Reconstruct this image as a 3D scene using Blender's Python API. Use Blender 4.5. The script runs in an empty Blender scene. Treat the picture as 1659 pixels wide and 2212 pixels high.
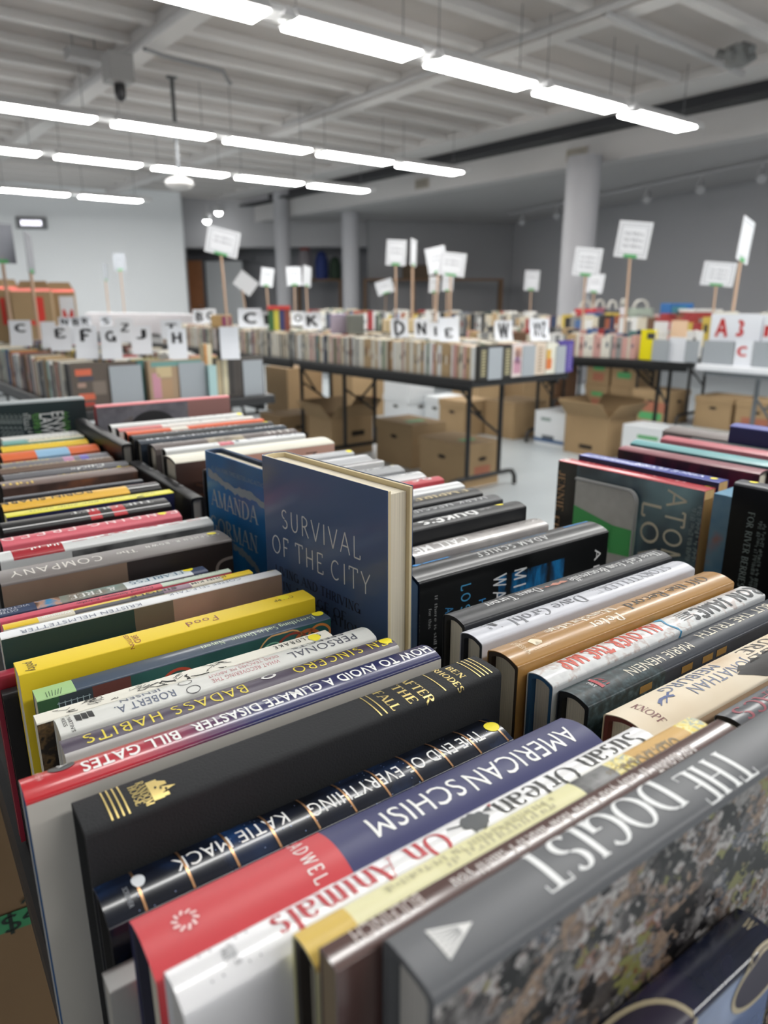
import bpy, bmesh, math, random
from mathutils import Vector, Matrix
random.seed(7)
SC = bpy.context.scene
COL = SC.collection
R = math.radians

# ------------------------------------------------------------------ camera frame (metres, floor z = 0)
F_PX, CX, CY, CAM_H = 1540.0, 829.5, 1106.0, 1.12
PITCH = math.atan(456 / F_PX)
cP, sP = math.cos(PITCH), math.sin(PITCH)
CAMV = Vector((0, 0, CAM_H))


def ray(px, py):
    x, u = px - CX, CY - py
    return Vector((x, F_PX * cP + u * sP, -F_PX * sP + u * cP))


def on(px, py, z):
    """point of the horizontal plane at height z seen at that spot of the photo"""
    r = ray(px, py)
    return CAMV + r * ((z - CAM_H) / r.z)


def frame(deg):
    c, s = math.cos(R(deg)), math.sin(R(deg))
    return Vector((c, s, 0)), Vector((-s, c, 0))


RU, RV = frame(38)          # the hall's own axes
BA, BB = frame(35)          # the near table's axes


def uv(u, v, z=0.0):
    return RU * u + RV * v + Vector((0, 0, z))


def ab(a, b, z=0.0):
    return BA * a + BB * b + Vector((0, 0, z))


# ------------------------------------------------------------------ materials
def lin(c):
    if isinstance(c, str):
        c = c.lstrip('#')
        c = [int(c[i:i + 2], 16) / 255 for i in (0, 2, 4)]
    return tuple(x / 12.92 if x <= .04045 else ((x + .055) / 1.055) ** 2.4 for x in c) + (1.0,)


MATS = {}


def mat(c, rough=.5, metal=0.0, coat=0.0, emit=0.0, spec=.5, bump=0.0, bscale=300.0, mottle=0.0):
    key = (str(c), rough, metal, coat, emit, spec, bump, bscale, mottle)
    if key in MATS:
        return MATS[key]
    m = bpy.data.materials.new('surface_' + str(len(MATS)))
    m.use_nodes = True
    n, l = m.node_tree.nodes, m.node_tree.links
    b = n['Principled BSDF']
    b.inputs['Base Color'].default_value = lin(c)
    b.inputs['Roughness'].default_value = rough
    b.inputs['Metallic'].default_value = metal
    b.inputs['Specular IOR Level'].default_value = spec
    b.inputs['Coat Weight'].default_value = coat
    b.inputs['Coat Roughness'].default_value = .12
    if emit:
        b.inputs['Emission Color'].default_value = lin(c)
        b.inputs['Emission Strength'].default_value = emit
    if bump or mottle:
        tc = n.new('ShaderNodeTexCoord')
        nz = n.new('ShaderNodeTexNoise')
        nz.inputs['Scale'].default_value = bscale
        nz.inputs['Detail'].default_value = 4
        l.new(tc.outputs['Object'], nz.inputs['Vector'])
        if bump:
            bp = n.new('ShaderNodeBump')
            bp.inputs['Strength'].default_value = bump
            bp.inputs['Distance'].default_value = .001
            l.new(nz.outputs['Fac'], bp.inputs['Height'])
            l.new(bp.outputs['Normal'], b.inputs['Normal'])
        if mottle:
            cr = n.new('ShaderNodeValToRGB')
            base = lin(c)
            cr.color_ramp.elements[0].position = .3
            cr.color_ramp.elements[1].position = .7
            cr.color_ramp.elements[0].color = tuple(x * (1 - mottle) for x in base[:3]) + (1,)
            cr.color_ramp.elements[1].color = tuple(min(1, x * (1 + mottle)) for x in base[:3]) + (1,)
            l.new(nz.outputs['Fac'], cr.inputs['Fac'])
            l.new(cr.outputs['Color'], b.inputs['Base Color'])
    MATS[key] = m
    return m


def ramp_mat(stops, src='x', scale=1.0, rough=.35, coat=0.0, const=False, detail=3.0, stretch=(1, 1, 1), off=0.0):
    """printed picture: colour stops driven by the book's UV length ('x'), its UV girth ('s'), noise or voronoi cells"""
    key = ('ramp', str(stops), src, scale, rough, coat, const, detail, stretch, off)
    if key in MATS:
        return MATS[key]
    m = bpy.data.materials.new('print_' + str(len(MATS)))
    m.use_nodes = True
    n, l = m.node_tree.nodes, m.node_tree.links
    b = n['Principled BSDF']
    b.inputs['Roughness'].default_value = rough
    b.inputs['Specular IOR Level'].default_value = .32
    b.inputs['Coat Weight'].default_value = coat
    b.inputs['Coat Roughness'].default_value = .1
    tc = n.new('ShaderNodeTexCoord')
    cr = n.new('ShaderNodeValToRGB')
    if const:
        cr.color_ramp.interpolation = 'CONSTANT'
    e = cr.color_ramp.elements
    while len(e) < len(stops):
        e.new(.5)
    for k, (p, c) in enumerate(stops):
        e[k].position = p
        e[k].color = lin(c)
    mp = n.new('ShaderNodeMapping')
    mp.inputs['Scale'].default_value = stretch
    mp.inputs['Location'].default_value = (off, off * .7, 0)
    l.new(tc.outputs['UV'], mp.inputs['Vector'])
    if src in 'xs':
        sp = n.new('ShaderNodeSeparateXYZ')
        l.new(tc.outputs['UV'], sp.inputs[0])
        ml = n.new('ShaderNodeMath')
        ml.operation = 'MULTIPLY'
        ml.inputs[1].default_value = scale
        l.new(sp.outputs['X' if src == 'x' else 'Y'], ml.inputs[0])
        l.new(ml.outputs[0], cr.inputs['Fac'])
    elif src == 'n':
        t = n.new('ShaderNodeTexNoise')
        t.inputs['Scale'].default_value = scale
        t.inputs['Detail'].default_value = detail
        l.new(mp.outputs[0], t.inputs['Vector'])
        l.new(t.outputs['Fac'], cr.inputs['Fac'])
    else:
        t = n.new('ShaderNodeTexVoronoi')
        t.inputs['Scale'].default_value = scale
        t2 = n.new('ShaderNodeTexNoise')
        t2.inputs['Scale'].default_value = scale * 1.7
        t2.inputs['Detail'].default_value = detail
        mx = n.new('ShaderNodeMix')
        mx.data_type = 'RGBA'
        mx.inputs[0].default_value = .035
        l.new(mp.outputs[0], t2.inputs['Vector'])
        l.new(mp.outputs[0], mx.inputs[6])
        l.new(t2.outputs['Color'], mx.inputs[7])
        l.new(mx.outputs[2], t.inputs['Vector'])
        sp = n.new('ShaderNodeSeparateColor')
        l.new(t.outputs['Color'], sp.inputs[0])
        ad = n.new('ShaderNodeMath')
        ad.operation = 'ADD'
        ml = n.new('ShaderNodeMath')
        ml.operation = 'MULTIPLY_ADD'
        ml.inputs[1].default_value = .5
        ml.inputs[2].default_value = -.25
        l.new(t2.outputs['Fac'], ml.inputs[0])
        l.new(sp.outputs[0], ad.inputs[0])
        l.new(ml.outputs[0], ad.inputs[1])
        l.new(ad.outputs[0], cr.inputs['Fac'])
    l.new(cr.outputs['Color'], b.inputs['Base Color'])
    MATS[key] = m
    return m


def page_mat(c='#e8e0cc'):
    key = ('pages', c)
    if key in MATS:
        return MATS[key]
    m = bpy.data.materials.new('pages_' + str(len(MATS)))
    m.use_nodes = True
    n, l = m.node_tree.nodes, m.node_tree.links
    b = n['Principled BSDF']
    b.inputs['Roughness'].default_value = .85
    tc = n.new('ShaderNodeTexCoord')
    mp = n.new('ShaderNodeMapping')
    mp.inputs['Scale'].default_value = (6, 2600, 6)
    nz = n.new('ShaderNodeTexNoise')
    nz.inputs['Scale'].default_value = 1
    nz.inputs['Detail'].default_value = 2
    cr = n.new('ShaderNodeValToRGB')
    base = lin(c)
    cr.color_ramp.elements[0].position = .3
    cr.color_ramp.elements[0].color = tuple(x * .72 for x in base[:3]) + (1,)
    cr.color_ramp.elements[1].position = .62
    cr.color_ramp.elements[1].color = base
    l.new(tc.outputs['Object'], mp.inputs['Vector'])
    l.new(mp.outputs[0], nz.inputs['Vector'])
    l.new(nz.outputs['Fac'], cr.inputs['Fac'])
    l.new(cr.outputs['Color'], b.inputs['Base Color'])
    MATS[key] = m
    return m


# ------------------------------------------------------------------ mesh helpers
class MB:
    """collects the faces of ONE mesh object"""

    def __init__(self):
        self.v, self.f, self.m, self.mats, self.uvs = [], [], [], [], []

    def mi(self, m):
        if m not in self.mats:
            self.mats.append(m)
        return self.mats.index(m)

    def face(self, pts, m, uvs=None):
        b = len(self.v)
        self.v += [tuple(p) for p in pts]
        self.f.append(list(range(b, b + len(pts))))
        self.m.append(self.mi(m))
        self.uvs.append(uvs or [(0, 0)] * len(pts))

    def mesh(self, verts, faces, m):
        b = len(self.v)
        self.v += [tuple(p) for p in verts]
        k = self.mi(m)
        for f in faces:
            self.f.append([b + i for i in f])
            self.m.append(k)
            self.uvs.append([(0, 0)] * len(f))

    def box(self, lo, hi, m, M=None):
        x0, y0, z0 = lo
        x1, y1, z1 = hi
        p = [Vector(q) for q in ((x0, y0, z0), (x1, y0, z0), (x1, y1, z0), (x0, y1, z0), (x0, y0, z1), (x1, y0, z1), (x1, y1, z1), (x0, y1, z1))]
        if M is not None:
            p = [M @ q for q in p]
        self.mesh(p, [(0, 3, 2, 1), (4, 5, 6, 7), (0, 1, 5, 4), (1, 2, 6, 5), (2, 3, 7, 6), (3, 0, 4, 7)], m)

    def tube(self, pts, r, m, n=8, cap=True):
        pts = [Vector(p) for p in pts]
        rings = []
        for i, p in enumerate(pts):
            d = (pts[min(i + 1, len(pts) - 1)] - pts[max(i - 1, 0)]).normalized()
            a = d.cross(Vector((0, 0, 1)))
            if a.length < .05:
                a = d.cross(Vector((1, 0, 0)))
            a.normalize()
            c = d.cross(a)
            rr = r[i] if isinstance(r, (list, tuple)) else r
            rings.append([p + (a * math.cos(t) + c * math.sin(t)) * rr for t in [2 * math.pi * k / n for k in range(n)]])
        vs = [q for g in rings for q in g]
        fs = []
        for i in range(len(pts) - 1):
            for k in range(n):
                fs.append((i * n + k, i * n + (k + 1) % n, (i + 1) * n + (k + 1) % n, (i + 1) * n + k))
        if cap:
            fs += [tuple(range(n))[::-1], tuple((len(pts) - 1) * n + k for k in range(n))]
        self.mesh(vs, fs, m)

    def lathe(self, prof, m, c=(0, 0, 0), n=24):
        c = Vector(c)
        vs = [c + Vector((r * math.cos(2 * math.pi * k / n), r * math.sin(2 * math.pi * k / n), z)) for r, z in prof for k in range(n)]
        fs = [(i * n + k, i * n + (k + 1) % n, (i + 1) * n + (k + 1) % n, (i + 1) * n + k) for i in range(len(prof) - 1) for k in range(n)]
        self.mesh(vs, fs, m)

    def build(self, name, parent=None, M=None, smooth=False, merge=True, bevel=0.0):
        me = bpy.data.meshes.new(name)
        me.from_pydata(self.v, [], self.f)
        for m in self.mats:
            me.materials.append(m)
        me.polygons.foreach_set('material_index', self.m)
        ul = me.uv_layers.new(name='UVMap')
        ul.data.foreach_set('uv', [c for fu in self.uvs for p in fu for c in p])
        bm = bmesh.new()
        bm.from_mesh(me)
        if merge:
            bmesh.ops.remove_doubles(bm, verts=bm.verts, dist=1e-5)
            bmesh.ops.recalc_face_normals(bm, faces=bm.faces)
        if bevel:
            ed = [e for e in bm.edges if len(e.link_faces) == 2 and e.calc_face_angle(0) > .6]
            bmesh.ops.bevel(bm, geom=ed, offset=bevel, segments=2, affect='EDGES', profile=.5)
        bm.to_mesh(me)
        bm.free()
        if smooth:
            me.polygons.foreach_set('use_smooth', [True] * len(me.polygons))
            me.set_sharp_from_angle(angle=R(38))
        o = bpy.data.objects.new(name, me)
        COL.objects.link(o)
        if parent is not None:
            o.parent = parent
        if M is not None:
            o.matrix_local = M
        return o


def tag(o, label, cat, group=None, kind=None):
    o['label'] = label
    o['category'] = cat
    if group:
        o['group'] = group
    if kind:
        o['kind'] = kind
    return o


def empty(name, M, label, cat, group=None):
    o = bpy.data.objects.new(name, None)
    o.empty_display_size = .02
    COL.objects.link(o)
    o.matrix_world = M
    return tag(o, label, cat, group)


def struct(mb, name, smooth=False, **k):
    o = mb.build(name, smooth=smooth, **k)
    o['kind'] = 'structure'
    return o


def TM(p, deg=0.0):
    return Matrix.Translation(p) @ Matrix.Rotation(R(deg), 4, 'Z')


def copy_tree(o, parent=None):
    c = o.copy()
    COL.objects.link(c)
    if parent is not None:
        c.parent = parent
    for ch in list(o.children):
        copy_tree(ch, c)
    return c


# ------------------------------------------------------------------ lettering
# a pen alphabet: L = polyline, A = arc (cx cy rx ry from to); T / t force a thick or thin stroke
PEN = {
 'A': (.72, 'L 0 0 .36 1 t;L .36 1 .72 0 T;L .13 .35 .58 .35', '0 0,.72 0'), 'B': (.6, 'L .1 0 .1 1;L .1 1 .3 1;A .3 .76 .22 .24 90 -90;L .1 .52 .3 .52;L .1 0 .3 0;A .3 .26 .27 .26 90 -90', ''),
 'C': (.72, 'A .38 .5 .36 .5 48 312', ''), 'D': (.75, 'L .1 0 .1 1;L .1 1 .3 1;L .1 0 .3 0;A .3 .5 .42 .5 90 -90', ''),
 'E': (.58, 'L .1 0 .1 1;L .1 1 .53 1;L .1 .52 .43 .52;L .1 0 .56 0;L .53 1 .53 .84;L .56 0 .56 .18', ''), 'F': (.55, 'L .1 0 .1 1;L .1 1 .53 1;L .1 .52 .43 .52;L .53 1 .53 .84', ''),
 'G': (.76, 'A .38 .5 .36 .5 48 345;L .7 0 .7 .42;L .48 .42 .8 .42', ''), 'H': (.72, 'L .1 0 .1 1;L .62 0 .62 1;L .1 .52 .62 .52', ''), 'I': (.24, 'L .12 0 .12 1', ''),
 'J': (.4, 'L .3 1 .3 .2;A .15 .2 .15 .2 0 -180', ''), 'K': (.66, 'L .1 0 .1 1;L .1 .4 .56 1 t;L .26 .6 .63 0 T', '.63 0,.56 1'), 'L': (.55, 'L .1 0 .1 1;L .1 0 .54 0;L .54 0 .54 .18', ''),
 'M': (.88, 'L .1 0 .1 1 t;L .1 1 .44 .06 T;L .44 .06 .78 1 t;L .78 1 .78 0 T', ''), 'N': (.74, 'L .1 0 .1 1 t;L .1 1 .64 0 T;L .64 0 .64 1 t', ''), 'O': (.8, 'A .4 .5 .38 .5 0 360', ''),
 'P': (.58, 'L .1 0 .1 1;L .1 1 .3 1;A .3 .74 .25 .26 90 -90;L .1 .48 .3 .48', ''), 'Q': (.8, 'A .4 .5 .38 .5 0 360;L .4 .2 .75 -.1 T', ''),
 'R': (.64, 'L .1 0 .1 1;L .1 1 .3 1;A .3 .75 .24 .25 90 -90;L .1 .5 .3 .5;L .3 .5 .62 0 T', '.62 0'), 'S': (.6, 'A .3 .75 .23 .25 35 270;A .3 .25 .25 .25 90 -145', ''),
 'T': (.68, 'L .34 0 .34 1;L 0 1 .68 1;L .01 1 .01 .84;L .67 1 .67 .84', ''), 'U': (.74, 'L .1 1 .1 .35;A .37 .35 .27 .35 180 360;L .64 .35 .64 1 t', ''),
 'V': (.7, 'L 0 1 .35 0 T;L .35 0 .7 1 t', '0 1,.7 1'), 'W': (.98, 'L 0 1 .25 0 T;L .25 0 .49 1 t;L .49 1 .73 0 T;L .73 0 .98 1 t', '0 1,.98 1'), 'X': (.64, 'L 0 1 .64 0 T;L 0 0 .64 1 t', '0 0,.64 0'),
 'Y': (.66, 'L 0 1 .33 .45 T;L .33 .45 .66 1 t;L .33 .45 .33 0 T', '0 1,.66 1'), 'Z': (.6, 'L .03 1 .58 1;L .58 1 0 0 T;L 0 0 .6 0', ''),
 'a': (.48, 'A .23 .18 .2 .18 0 360;L .44 0 .44 .46;A .24 .46 .2 .2 0 150', ''), 'b': (.5, 'L .08 0 .08 1;A .27 .33 .22 .33 0 360', ''), 'c': (.5, 'A .27 .33 .25 .33 50 310', ''),
 'd': (.52, 'A .25 .33 .22 .33 0 360;L .46 0 .46 1', ''), 'e': (.52, 'A .26 .33 .24 .33 0 318;L .03 .36 .5 .36', ''), 'f': (.34, 'L .14 0 .14 .8;A .28 .8 .14 .2 180 50;L .02 .64 .32 .64', ''),
 'g': (.5, 'A .24 .36 .21 .28 0 360;L .45 .62 .45 -.1;A .24 -.1 .21 .2 0 -160', ''), 'h': (.56, 'L .08 0 .08 1;A .28 .44 .2 .22 180 0;L .48 .44 .48 0', ''), 'i': (.2, 'L .1 0 .1 .66;L .1 .82 .1 .94', ''),
 'k': (.5, 'L .08 0 .08 1;L .08 .28 .42 .66 t;L .2 .4 .48 0 T', ''), 'l': (.2, 'L .1 0 .1 1', ''), 'm': (.82, 'L .08 0 .08 .66;A .24 .46 .16 .2 180 0;L .4 .46 .4 0;A .56 .46 .16 .2 180 0;L .72 .46 .72 0', ''),
 'n': (.56, 'L .08 0 .08 .66;A .28 .44 .2 .22 180 0;L .48 .44 .48 0', ''), 'o': (.52, 'A .26 .33 .24 .33 0 360', ''), 'p': (.5, 'L .08 -.3 .08 .66;A .27 .33 .22 .33 0 360', ''), 'r': (.4, 'L .08 0 .08 .66;A .26 .44 .18 .22 180 50', ''),
 's': (.4, 'A .2 .49 .15 .17 35 270;A .2 .16 .17 .16 90 -145', ''), 't': (.34, 'L .14 .08 .14 .86;A .25 .1 .11 .1 180 320;L .02 .64 .3 .64', ''), 'u': (.54, 'L .08 .66 .08 .22;A .26 .22 .18 .22 180 360;L .44 0 .44 .66', ''),
 'v': (.48, 'L 0 .66 .24 0 T;L .24 0 .48 .66 t', ''), 'w': (.74, 'L 0 .66 .18 0 T;L .18 0 .37 .66 t;L .37 .66 .56 0 T;L .56 0 .74 .66 t', ''), 'y': (.48, 'L 0 .66 .24 0 T;L .48 .66 .12 -.3 t', ''),
 'z': (.44, 'L .02 .66 .42 .66;L .42 .66 0 0 T;L 0 0 .44 0', ''), '3': (.5, 'A .24 .75 .2 .25 130 -90;A .22 .26 .25 .26 90 -140', ''), '.': (.14, 'L .07 0 .07 .12', ''), ',': (.14, 'L .07 .1 .03 -.14', ''),
 "'": (.14, 'L .07 .8 .07 1', ''), '&': (.7, 'A .3 .75 .18 .24 0 360;A .3 .27 .27 .27 100 320;L .15 .62 .66 0 T', ''), '-': (.36, 'L .04 .4 .32 .4', ''), '$': (.6, 'A .3 .7 .2 .2 35 270;A .3 .27 .22 .22 90 -145;L .3 -.1 .3 1.02', ''),
 '2': (.55, 'A .27 .72 .23 .28 165 -40;L .45 .54 .03 0 t;L .03 0 .55 0', ''), '4': (.6, 'L .42 0 .42 1;L .42 1 0 .3 t;L 0 .3 .58 .3', ''), '/': (.4, 'L 0 0 .4 1 t', ''),
}


def pen_text(s, thick, thin, serif, gap=.16):
    verts, faces, x = [], [], 0.0

    def stroke(pts, ws):
        b = len(verts)
        for i, p in enumerate(pts):
            q0, q1 = pts[max(i - 1, 0)], pts[min(i + 1, len(pts) - 1)]
            dx, dy = q1[0] - q0[0], q1[1] - q0[1]
            n = math.hypot(dx, dy) or 1
            w = ws[i] / 2
            verts.append((p[0] - dy / n * w, p[1] + dx / n * w))
            verts.append((p[0] + dy / n * w, p[1] - dx / n * w))
        for i in range(len(pts) - 1):
            faces.append((b + 2 * i, b + 2 * i + 1, b + 2 * i + 3, b + 2 * i + 2))
    for ch in s:
        if ch == ' ':
            x += .42
            continue
        g = PEN.get(ch) or PEN.get(ch.upper())
        if not g:
            x += .3
            continue
        w, strokes, sr = g
        sers = [tuple(map(float, q.split())) for q in sr.split(',')] if sr else []
        for st in strokes.split(';'):
            t = st.split()
            force = t[-1] if t[-1] in 'Tt' else None
            if force:
                t = t[:-1]
            n = list(map(float, t[1:]))
            if t[0] == 'L':
                p0, p1 = n[:2], n[2:4]
                k = max(2, int(math.hypot(p1[0] - p0[0], p1[1] - p0[1]) / .12) + 1)
                pts = [(p0[0] + (p1[0] - p0[0]) * i / (k - 1), p0[1] + (p1[1] - p0[1]) * i / (k - 1)) for i in range(k)]
                vert = abs(p0[0] - p1[0]) < .01
                ww = thick if force == 'T' else thin if force == 't' else (thick if vert and abs(p0[1] - p1[1]) > .3 else thin)
                ws = [ww] * k
                if vert and abs(p0[1] - p1[1]) > .3:
                    sers += [(p0[0], yy) for yy in (p0[1], p1[1]) if min(abs(yy), abs(yy - 1), abs(yy - .66), abs(yy + .3)) < .01]
            else:
                cx, cy, rx, ry, a0, a1 = n
                k = max(5, int(abs(a1 - a0) / 20) + 1)
                pts, ws = [], []
                for i in range(k):
                    a = R(a0 + (a1 - a0) * i / (k - 1))
                    pts.append((cx + (rx - thin * .2) * math.cos(a), cy + (ry - thin / 2) * math.sin(a)))
                    ws.append(thin + (thick - thin) * abs(math.cos(a)) ** 1.4)
            stroke([(p[0] + x, p[1]) for p in pts], ws)
        if serif:
            for sx, sy in sers:
                yy = sy + (thin / 2 if sy < .3 else -thin / 2)
                lo = sx + x - .13
                hi = sx + x + (.13 if sy != .66 else .03)
                stroke([(lo, yy), (sx + x, yy), (hi, yy)], [thin] * 3)
        x += w + gap
    return verts, faces


def font_text(s, bold=0.0):
    cu = bpy.data.curves.new('t', 'FONT')
    cu.body = s
    cu.size = 1.4
    cu.offset = bold
    cu.resolution_u = 3
    cu.space_character = 1.06
    o = bpy.data.objects.new('t', cu)
    me = o.to_mesh()
    v = [(p.co.x, p.co.y) for p in me.vertices]
    f = [tuple(p.vertices) for p in me.polygons]
    o.to_mesh_clear()
    bpy.data.objects.remove(o)
    bpy.data.curves.remove(cu)
    return v, f


def bar_text(s):
    """print too small or blurred to read: rows of strokes without letters"""
    rnd = random.Random(len(s) * 7 + 1)
    v, f, x = [], [], 0.0
    for ch in s:
        if ch != ' ':
            for _ in range(rnd.choice((1, 2, 2))):
                w, lo, hi = rnd.uniform(.1, .2), rnd.choice((0, 0, .35)), rnd.choice((1, 1, .7))
                b = len(v)
                v += [(x, lo), (x + w, lo), (x + w, hi), (x, hi)]
                f.append((b, b + 1, b + 2, b + 3))
                x += w + rnd.uniform(.08, .22)
            if rnd.random() < .6:
                b = len(v)
                y = rnd.choice((0, .42, .85))
                v += [(x - .45, y), (x, y), (x, y + .15), (x - .45, y + .15)]
                f.append((b, b + 1, b + 2, b + 3))
        x += .12 if ch != ' ' else .35
    return v, f


TXT = {}


def glyphs(s, style):
    """unit lettering: verts with cap height 1 and x from 0 to 1 (fitted), faces"""
    k = (s, style)
    if k not in TXT:
        if style == 'bars':
            v, f = bar_text(s)
        elif style == 'sans':
            v, f = font_text(s)
        elif style == 'bold':
            v, f = font_text(s, .022)
        elif style == 'serif':
            v, f = pen_text(s, .16, .06, True)
        elif style == 'didone':
            v, f = pen_text(s, .17, .035, True)
        elif style == 'thin':
            v, f = pen_text(s, .075, .07, False, .26)
        elif style == 'round':
            v, f = pen_text(s, .11, .1, False, .2)
        elif style == 'wide':
            v, f = pen_text(s, .13, .11, False, .4)
        else:
            v, f = pen_text(s, .22, .2, False)
        x0, x1 = min(p[0] for p in v), max(p[0] for p in v)
        hs = 1.0 if style not in ('sans', 'bold') else 1.0
        v = [((p[0] - x0) / (x1 - x0), p[1] * hs) for p in v]
        bm = bmesh.new()
        bv = [bm.verts.new((p[0], p[1], 0)) for p in v]
        for q in f:
            try:
                bm.faces.new([bv[i] for i in q])
            except ValueError:
                pass
        if style in ('sans', 'bold'):
            for y in (.2, .4, .6, .8):
                bmesh.ops.bisect_plane(bm, geom=bm.verts[:] + bm.edges[:] + bm.faces[:], plane_co=(0, y, 0), plane_no=(0, 1, 0))
        bm.verts.index_update()
        v = [(p.co.x, p.co.y) for p in bm.verts]
        f = [tuple(q.index for q in fc.verts) for fc in bm.faces]
        bm.free()
        TXT[k] = (v, f)
    return TXT[k]

_cap = []
_ft = font_text


def font_text(s, bold=0.0):
    if not _cap:
        _cap.append(max(p[1] for p in _ft('H')[0]))
    v, f = _ft(s, bold)
    return [(x / _cap[0], y / _cap[0]) for x, y in v], f


# ------------------------------------------------------------------ books
class Prof:
    """section of a book cover: spine on top (z = W), boards hanging down to z = 0; s runs along it, + towards -y"""

    def __init__(self, T, W, sag, r):
        self.T, self.W = T, W
        h = T / 2
        r = min(r, h * .8)
        n = 7
        half = [((h - r) * i / n, W - sag * ((h - r) * i / n / h) ** 2) for i in range(n + 1)]
        z0 = half[-1][1]
        half += [(h - r + r * math.sin(a), z0 - r + r * math.cos(a)) for a in (R(30), R(60), R(90))]
        self.ns = len(half)
        zc = half[-1][1]
        half += [(h, zc * (1 - k / 4)) for k in (1, 2, 3, 4)]
        d = [0.0]
        for i in range(1, len(half)):
            d.append(d[-1] + math.dist(half[i], half[i - 1]))
        self.half, self.d = half, d
        self.hs, self.tot = d[self.ns - 1], d[-1]

    def at(self, s):
        sg = 1 if s >= 0 else -1
        a = min(abs(s), self.tot)
        i = 1
        while i < len(self.d) - 1 and self.d[i] < a:
            i += 1
        k = (a - self.d[i - 1]) / max(1e-9, self.d[i] - self.d[i - 1])
        p, q = self.half[i - 1], self.half[i]
        y, z = p[0] + (q[0] - p[0]) * k, p[1] + (q[1] - p[1]) * k
        ty, tz = q[0] - p[0], q[1] - p[1]
        n = math.hypot(ty, tz)
        return -sg * y, z, -sg * (-tz / n), ty / n      # y, z, normal y, normal z

    def samples(self, extra=()):
        ss = set(round(x, 6) for x in self.d) | set(round(-x, 6) for x in self.d) | set(round(max(-self.tot, min(self.tot, e)), 6) for e in extra)
        out = []
        for x in sorted(ss):
            if not out or x - out[-1] > 2e-5:
                out.append(x)
        return out


def shell(mb, pr, inner, x0, x1, base, segs=()):
    ss = pr.samples([q for g in segs for q in (g[2], g[3])])
    xs = sorted({x0, x1} | {min(x1, max(x0, q)) for g in segs for q in (g[0], g[1])})
    xs = [x for i, x in enumerate(xs) if i == 0 or x - xs[i - 1] > 1e-5]
    o = [pr.at(s) for s in ss]
    n = [inner.at(s / pr.tot * inner.tot) for s in ss]
    for i in range(len(ss) - 1):
        sm = (ss[i] + ss[i + 1]) / 2
        for k in range(len(xs) - 1):
            xm = (xs[k] + xs[k + 1]) / 2
            m = base
            for g in segs:
                if g[0] <= xm <= g[1] and g[2] <= sm <= g[3]:
                    m = g[4]
            a, b = xs[k], xs[k + 1]
            mb.face([(a, o[i][0], o[i][1]), (b, o[i][0], o[i][1]), (b, o[i + 1][0], o[i + 1][1]), (a, o[i + 1][0], o[i + 1][1])], m,
                    [(a, ss[i]), (b, ss[i]), (b, ss[i + 1]), (a, ss[i + 1])])
        for x in (x0, x1):
            mb.face([(x, o[i][0], o[i][1]), (x, o[i + 1][0], o[i + 1][1]), (x, n[i + 1][0], n[i + 1][1]), (x, n[i][0], n[i][1])], base)
        mb.face([(x0, n[i][0], n[i][1]), (x1, n[i][0], n[i][1]), (x1, n[i + 1][0], n[i + 1][1]), (x0, n[i + 1][0], n[i + 1][1])], base)
    for j in (0, -1):
        mb.face([(x0, o[j][0], o[j][1]), (x1, o[j][0], o[j][1]), (x1, n[j][0], n[j][1]), (x0, n[j][0], n[j][1])], base)


def block(mb, pr, x0, x1, zlo, m):
    pts = [pr.at(s)[:2] for s in pr.samples()]
    pts = [(y, max(z, zlo)) for y, z in pts]
    mb.face([(x0, y, z) for y, z in pts], m)
    mb.face([(x1, y, z) for y, z in pts], m)
    k = len(pts)
    for i in range(k):
        a, b = pts[i], pts[(i + 1) % k]
        mb.face([(x0, *a), (x1, *a), (x1, *b), (x0, *b)], m)


FAR, ALL = 9.0, (-9.0, 9.0)
BOOKS = {}


class Bk:
    def __init__(self, M, L, T, W, sag, r):
        self.M, self.L, self.T, self.W = M, L, T, W
        self.pr = Prof(T, W, sag, r)
        self.Mi = M.inverted()
        self.ds = 0.0

    def loc(self, px, plane='S'):
        """(x, s) on this book's spine or near cover at a spot of the photo"""
        o = self.Mi @ CAMV
        d = (self.Mi.to_3x3() @ ray(*px)).normalized()
        if plane == 'S':
            k = (self.W - self.pr.T * .05 - o.z) / d.z
            p = o + d * k
            return p.x, -p.y * self.pr.hs / (self.T / 2) + self.ds
        k = (-self.T / 2 - o.y) / d.y
        p = o + d * k
        return p.x, self.pr.hs + (self.W - p.z)


def put_text(mb, bk, spec):
    s, style, p0, p1, h, col = spec[:6]
    mode = spec[6] if len(spec) > 6 else 'r'
    plane = spec[7] if len(spec) > 7 else 'S'
    if isinstance(plane, (float, int)):          # centre line given in metres round the spine
        (xa, _), (xb, _) = bk.loc(p0), bk.loc(p1)
        sa = sb = plane
    else:
        (xa, sa), (xb, sb) = (p0, p1) if plane == 'L' else (bk.loc(p0, plane), bk.loc(p1, plane))
    v, f = glyphs(s, style)
    vs = []
    for gx, gy in v:
        if mode == 'r':
            x, q = xa + (xb - xa) * gx, sa + (sb - sa) * gx * 0 + (sb - sa) / 2 + (gy - .5) * h
        elif mode == 'c':
            x, q = (xa + xb) / 2 + (gy - .5) * h, sa + (sb - sa) * gx
        else:
            x, q = xa + (xb - xa) * gx, (sa + sb) / 2 - (gy - .5) * h
        x = min(max(x, .0004), bk.L - .0004)
        y, z, ny, nz = bk.pr.at(q)
        vs.append((x, y + ny * .00022, z + nz * .00022))
    if not isinstance(col, bpy.types.Material):
        col = mat(col, .45)
    mb.mesh(vs, f, col)


def disc(mb, bk, x, s, rx, rs, m, off=.0003, n=20):
    outline(mb, bk, [(x + rx * math.cos(2 * math.pi * k / n), s + rs * math.sin(2 * math.pi * k / n)) for k in range(n)], m, off)


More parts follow.
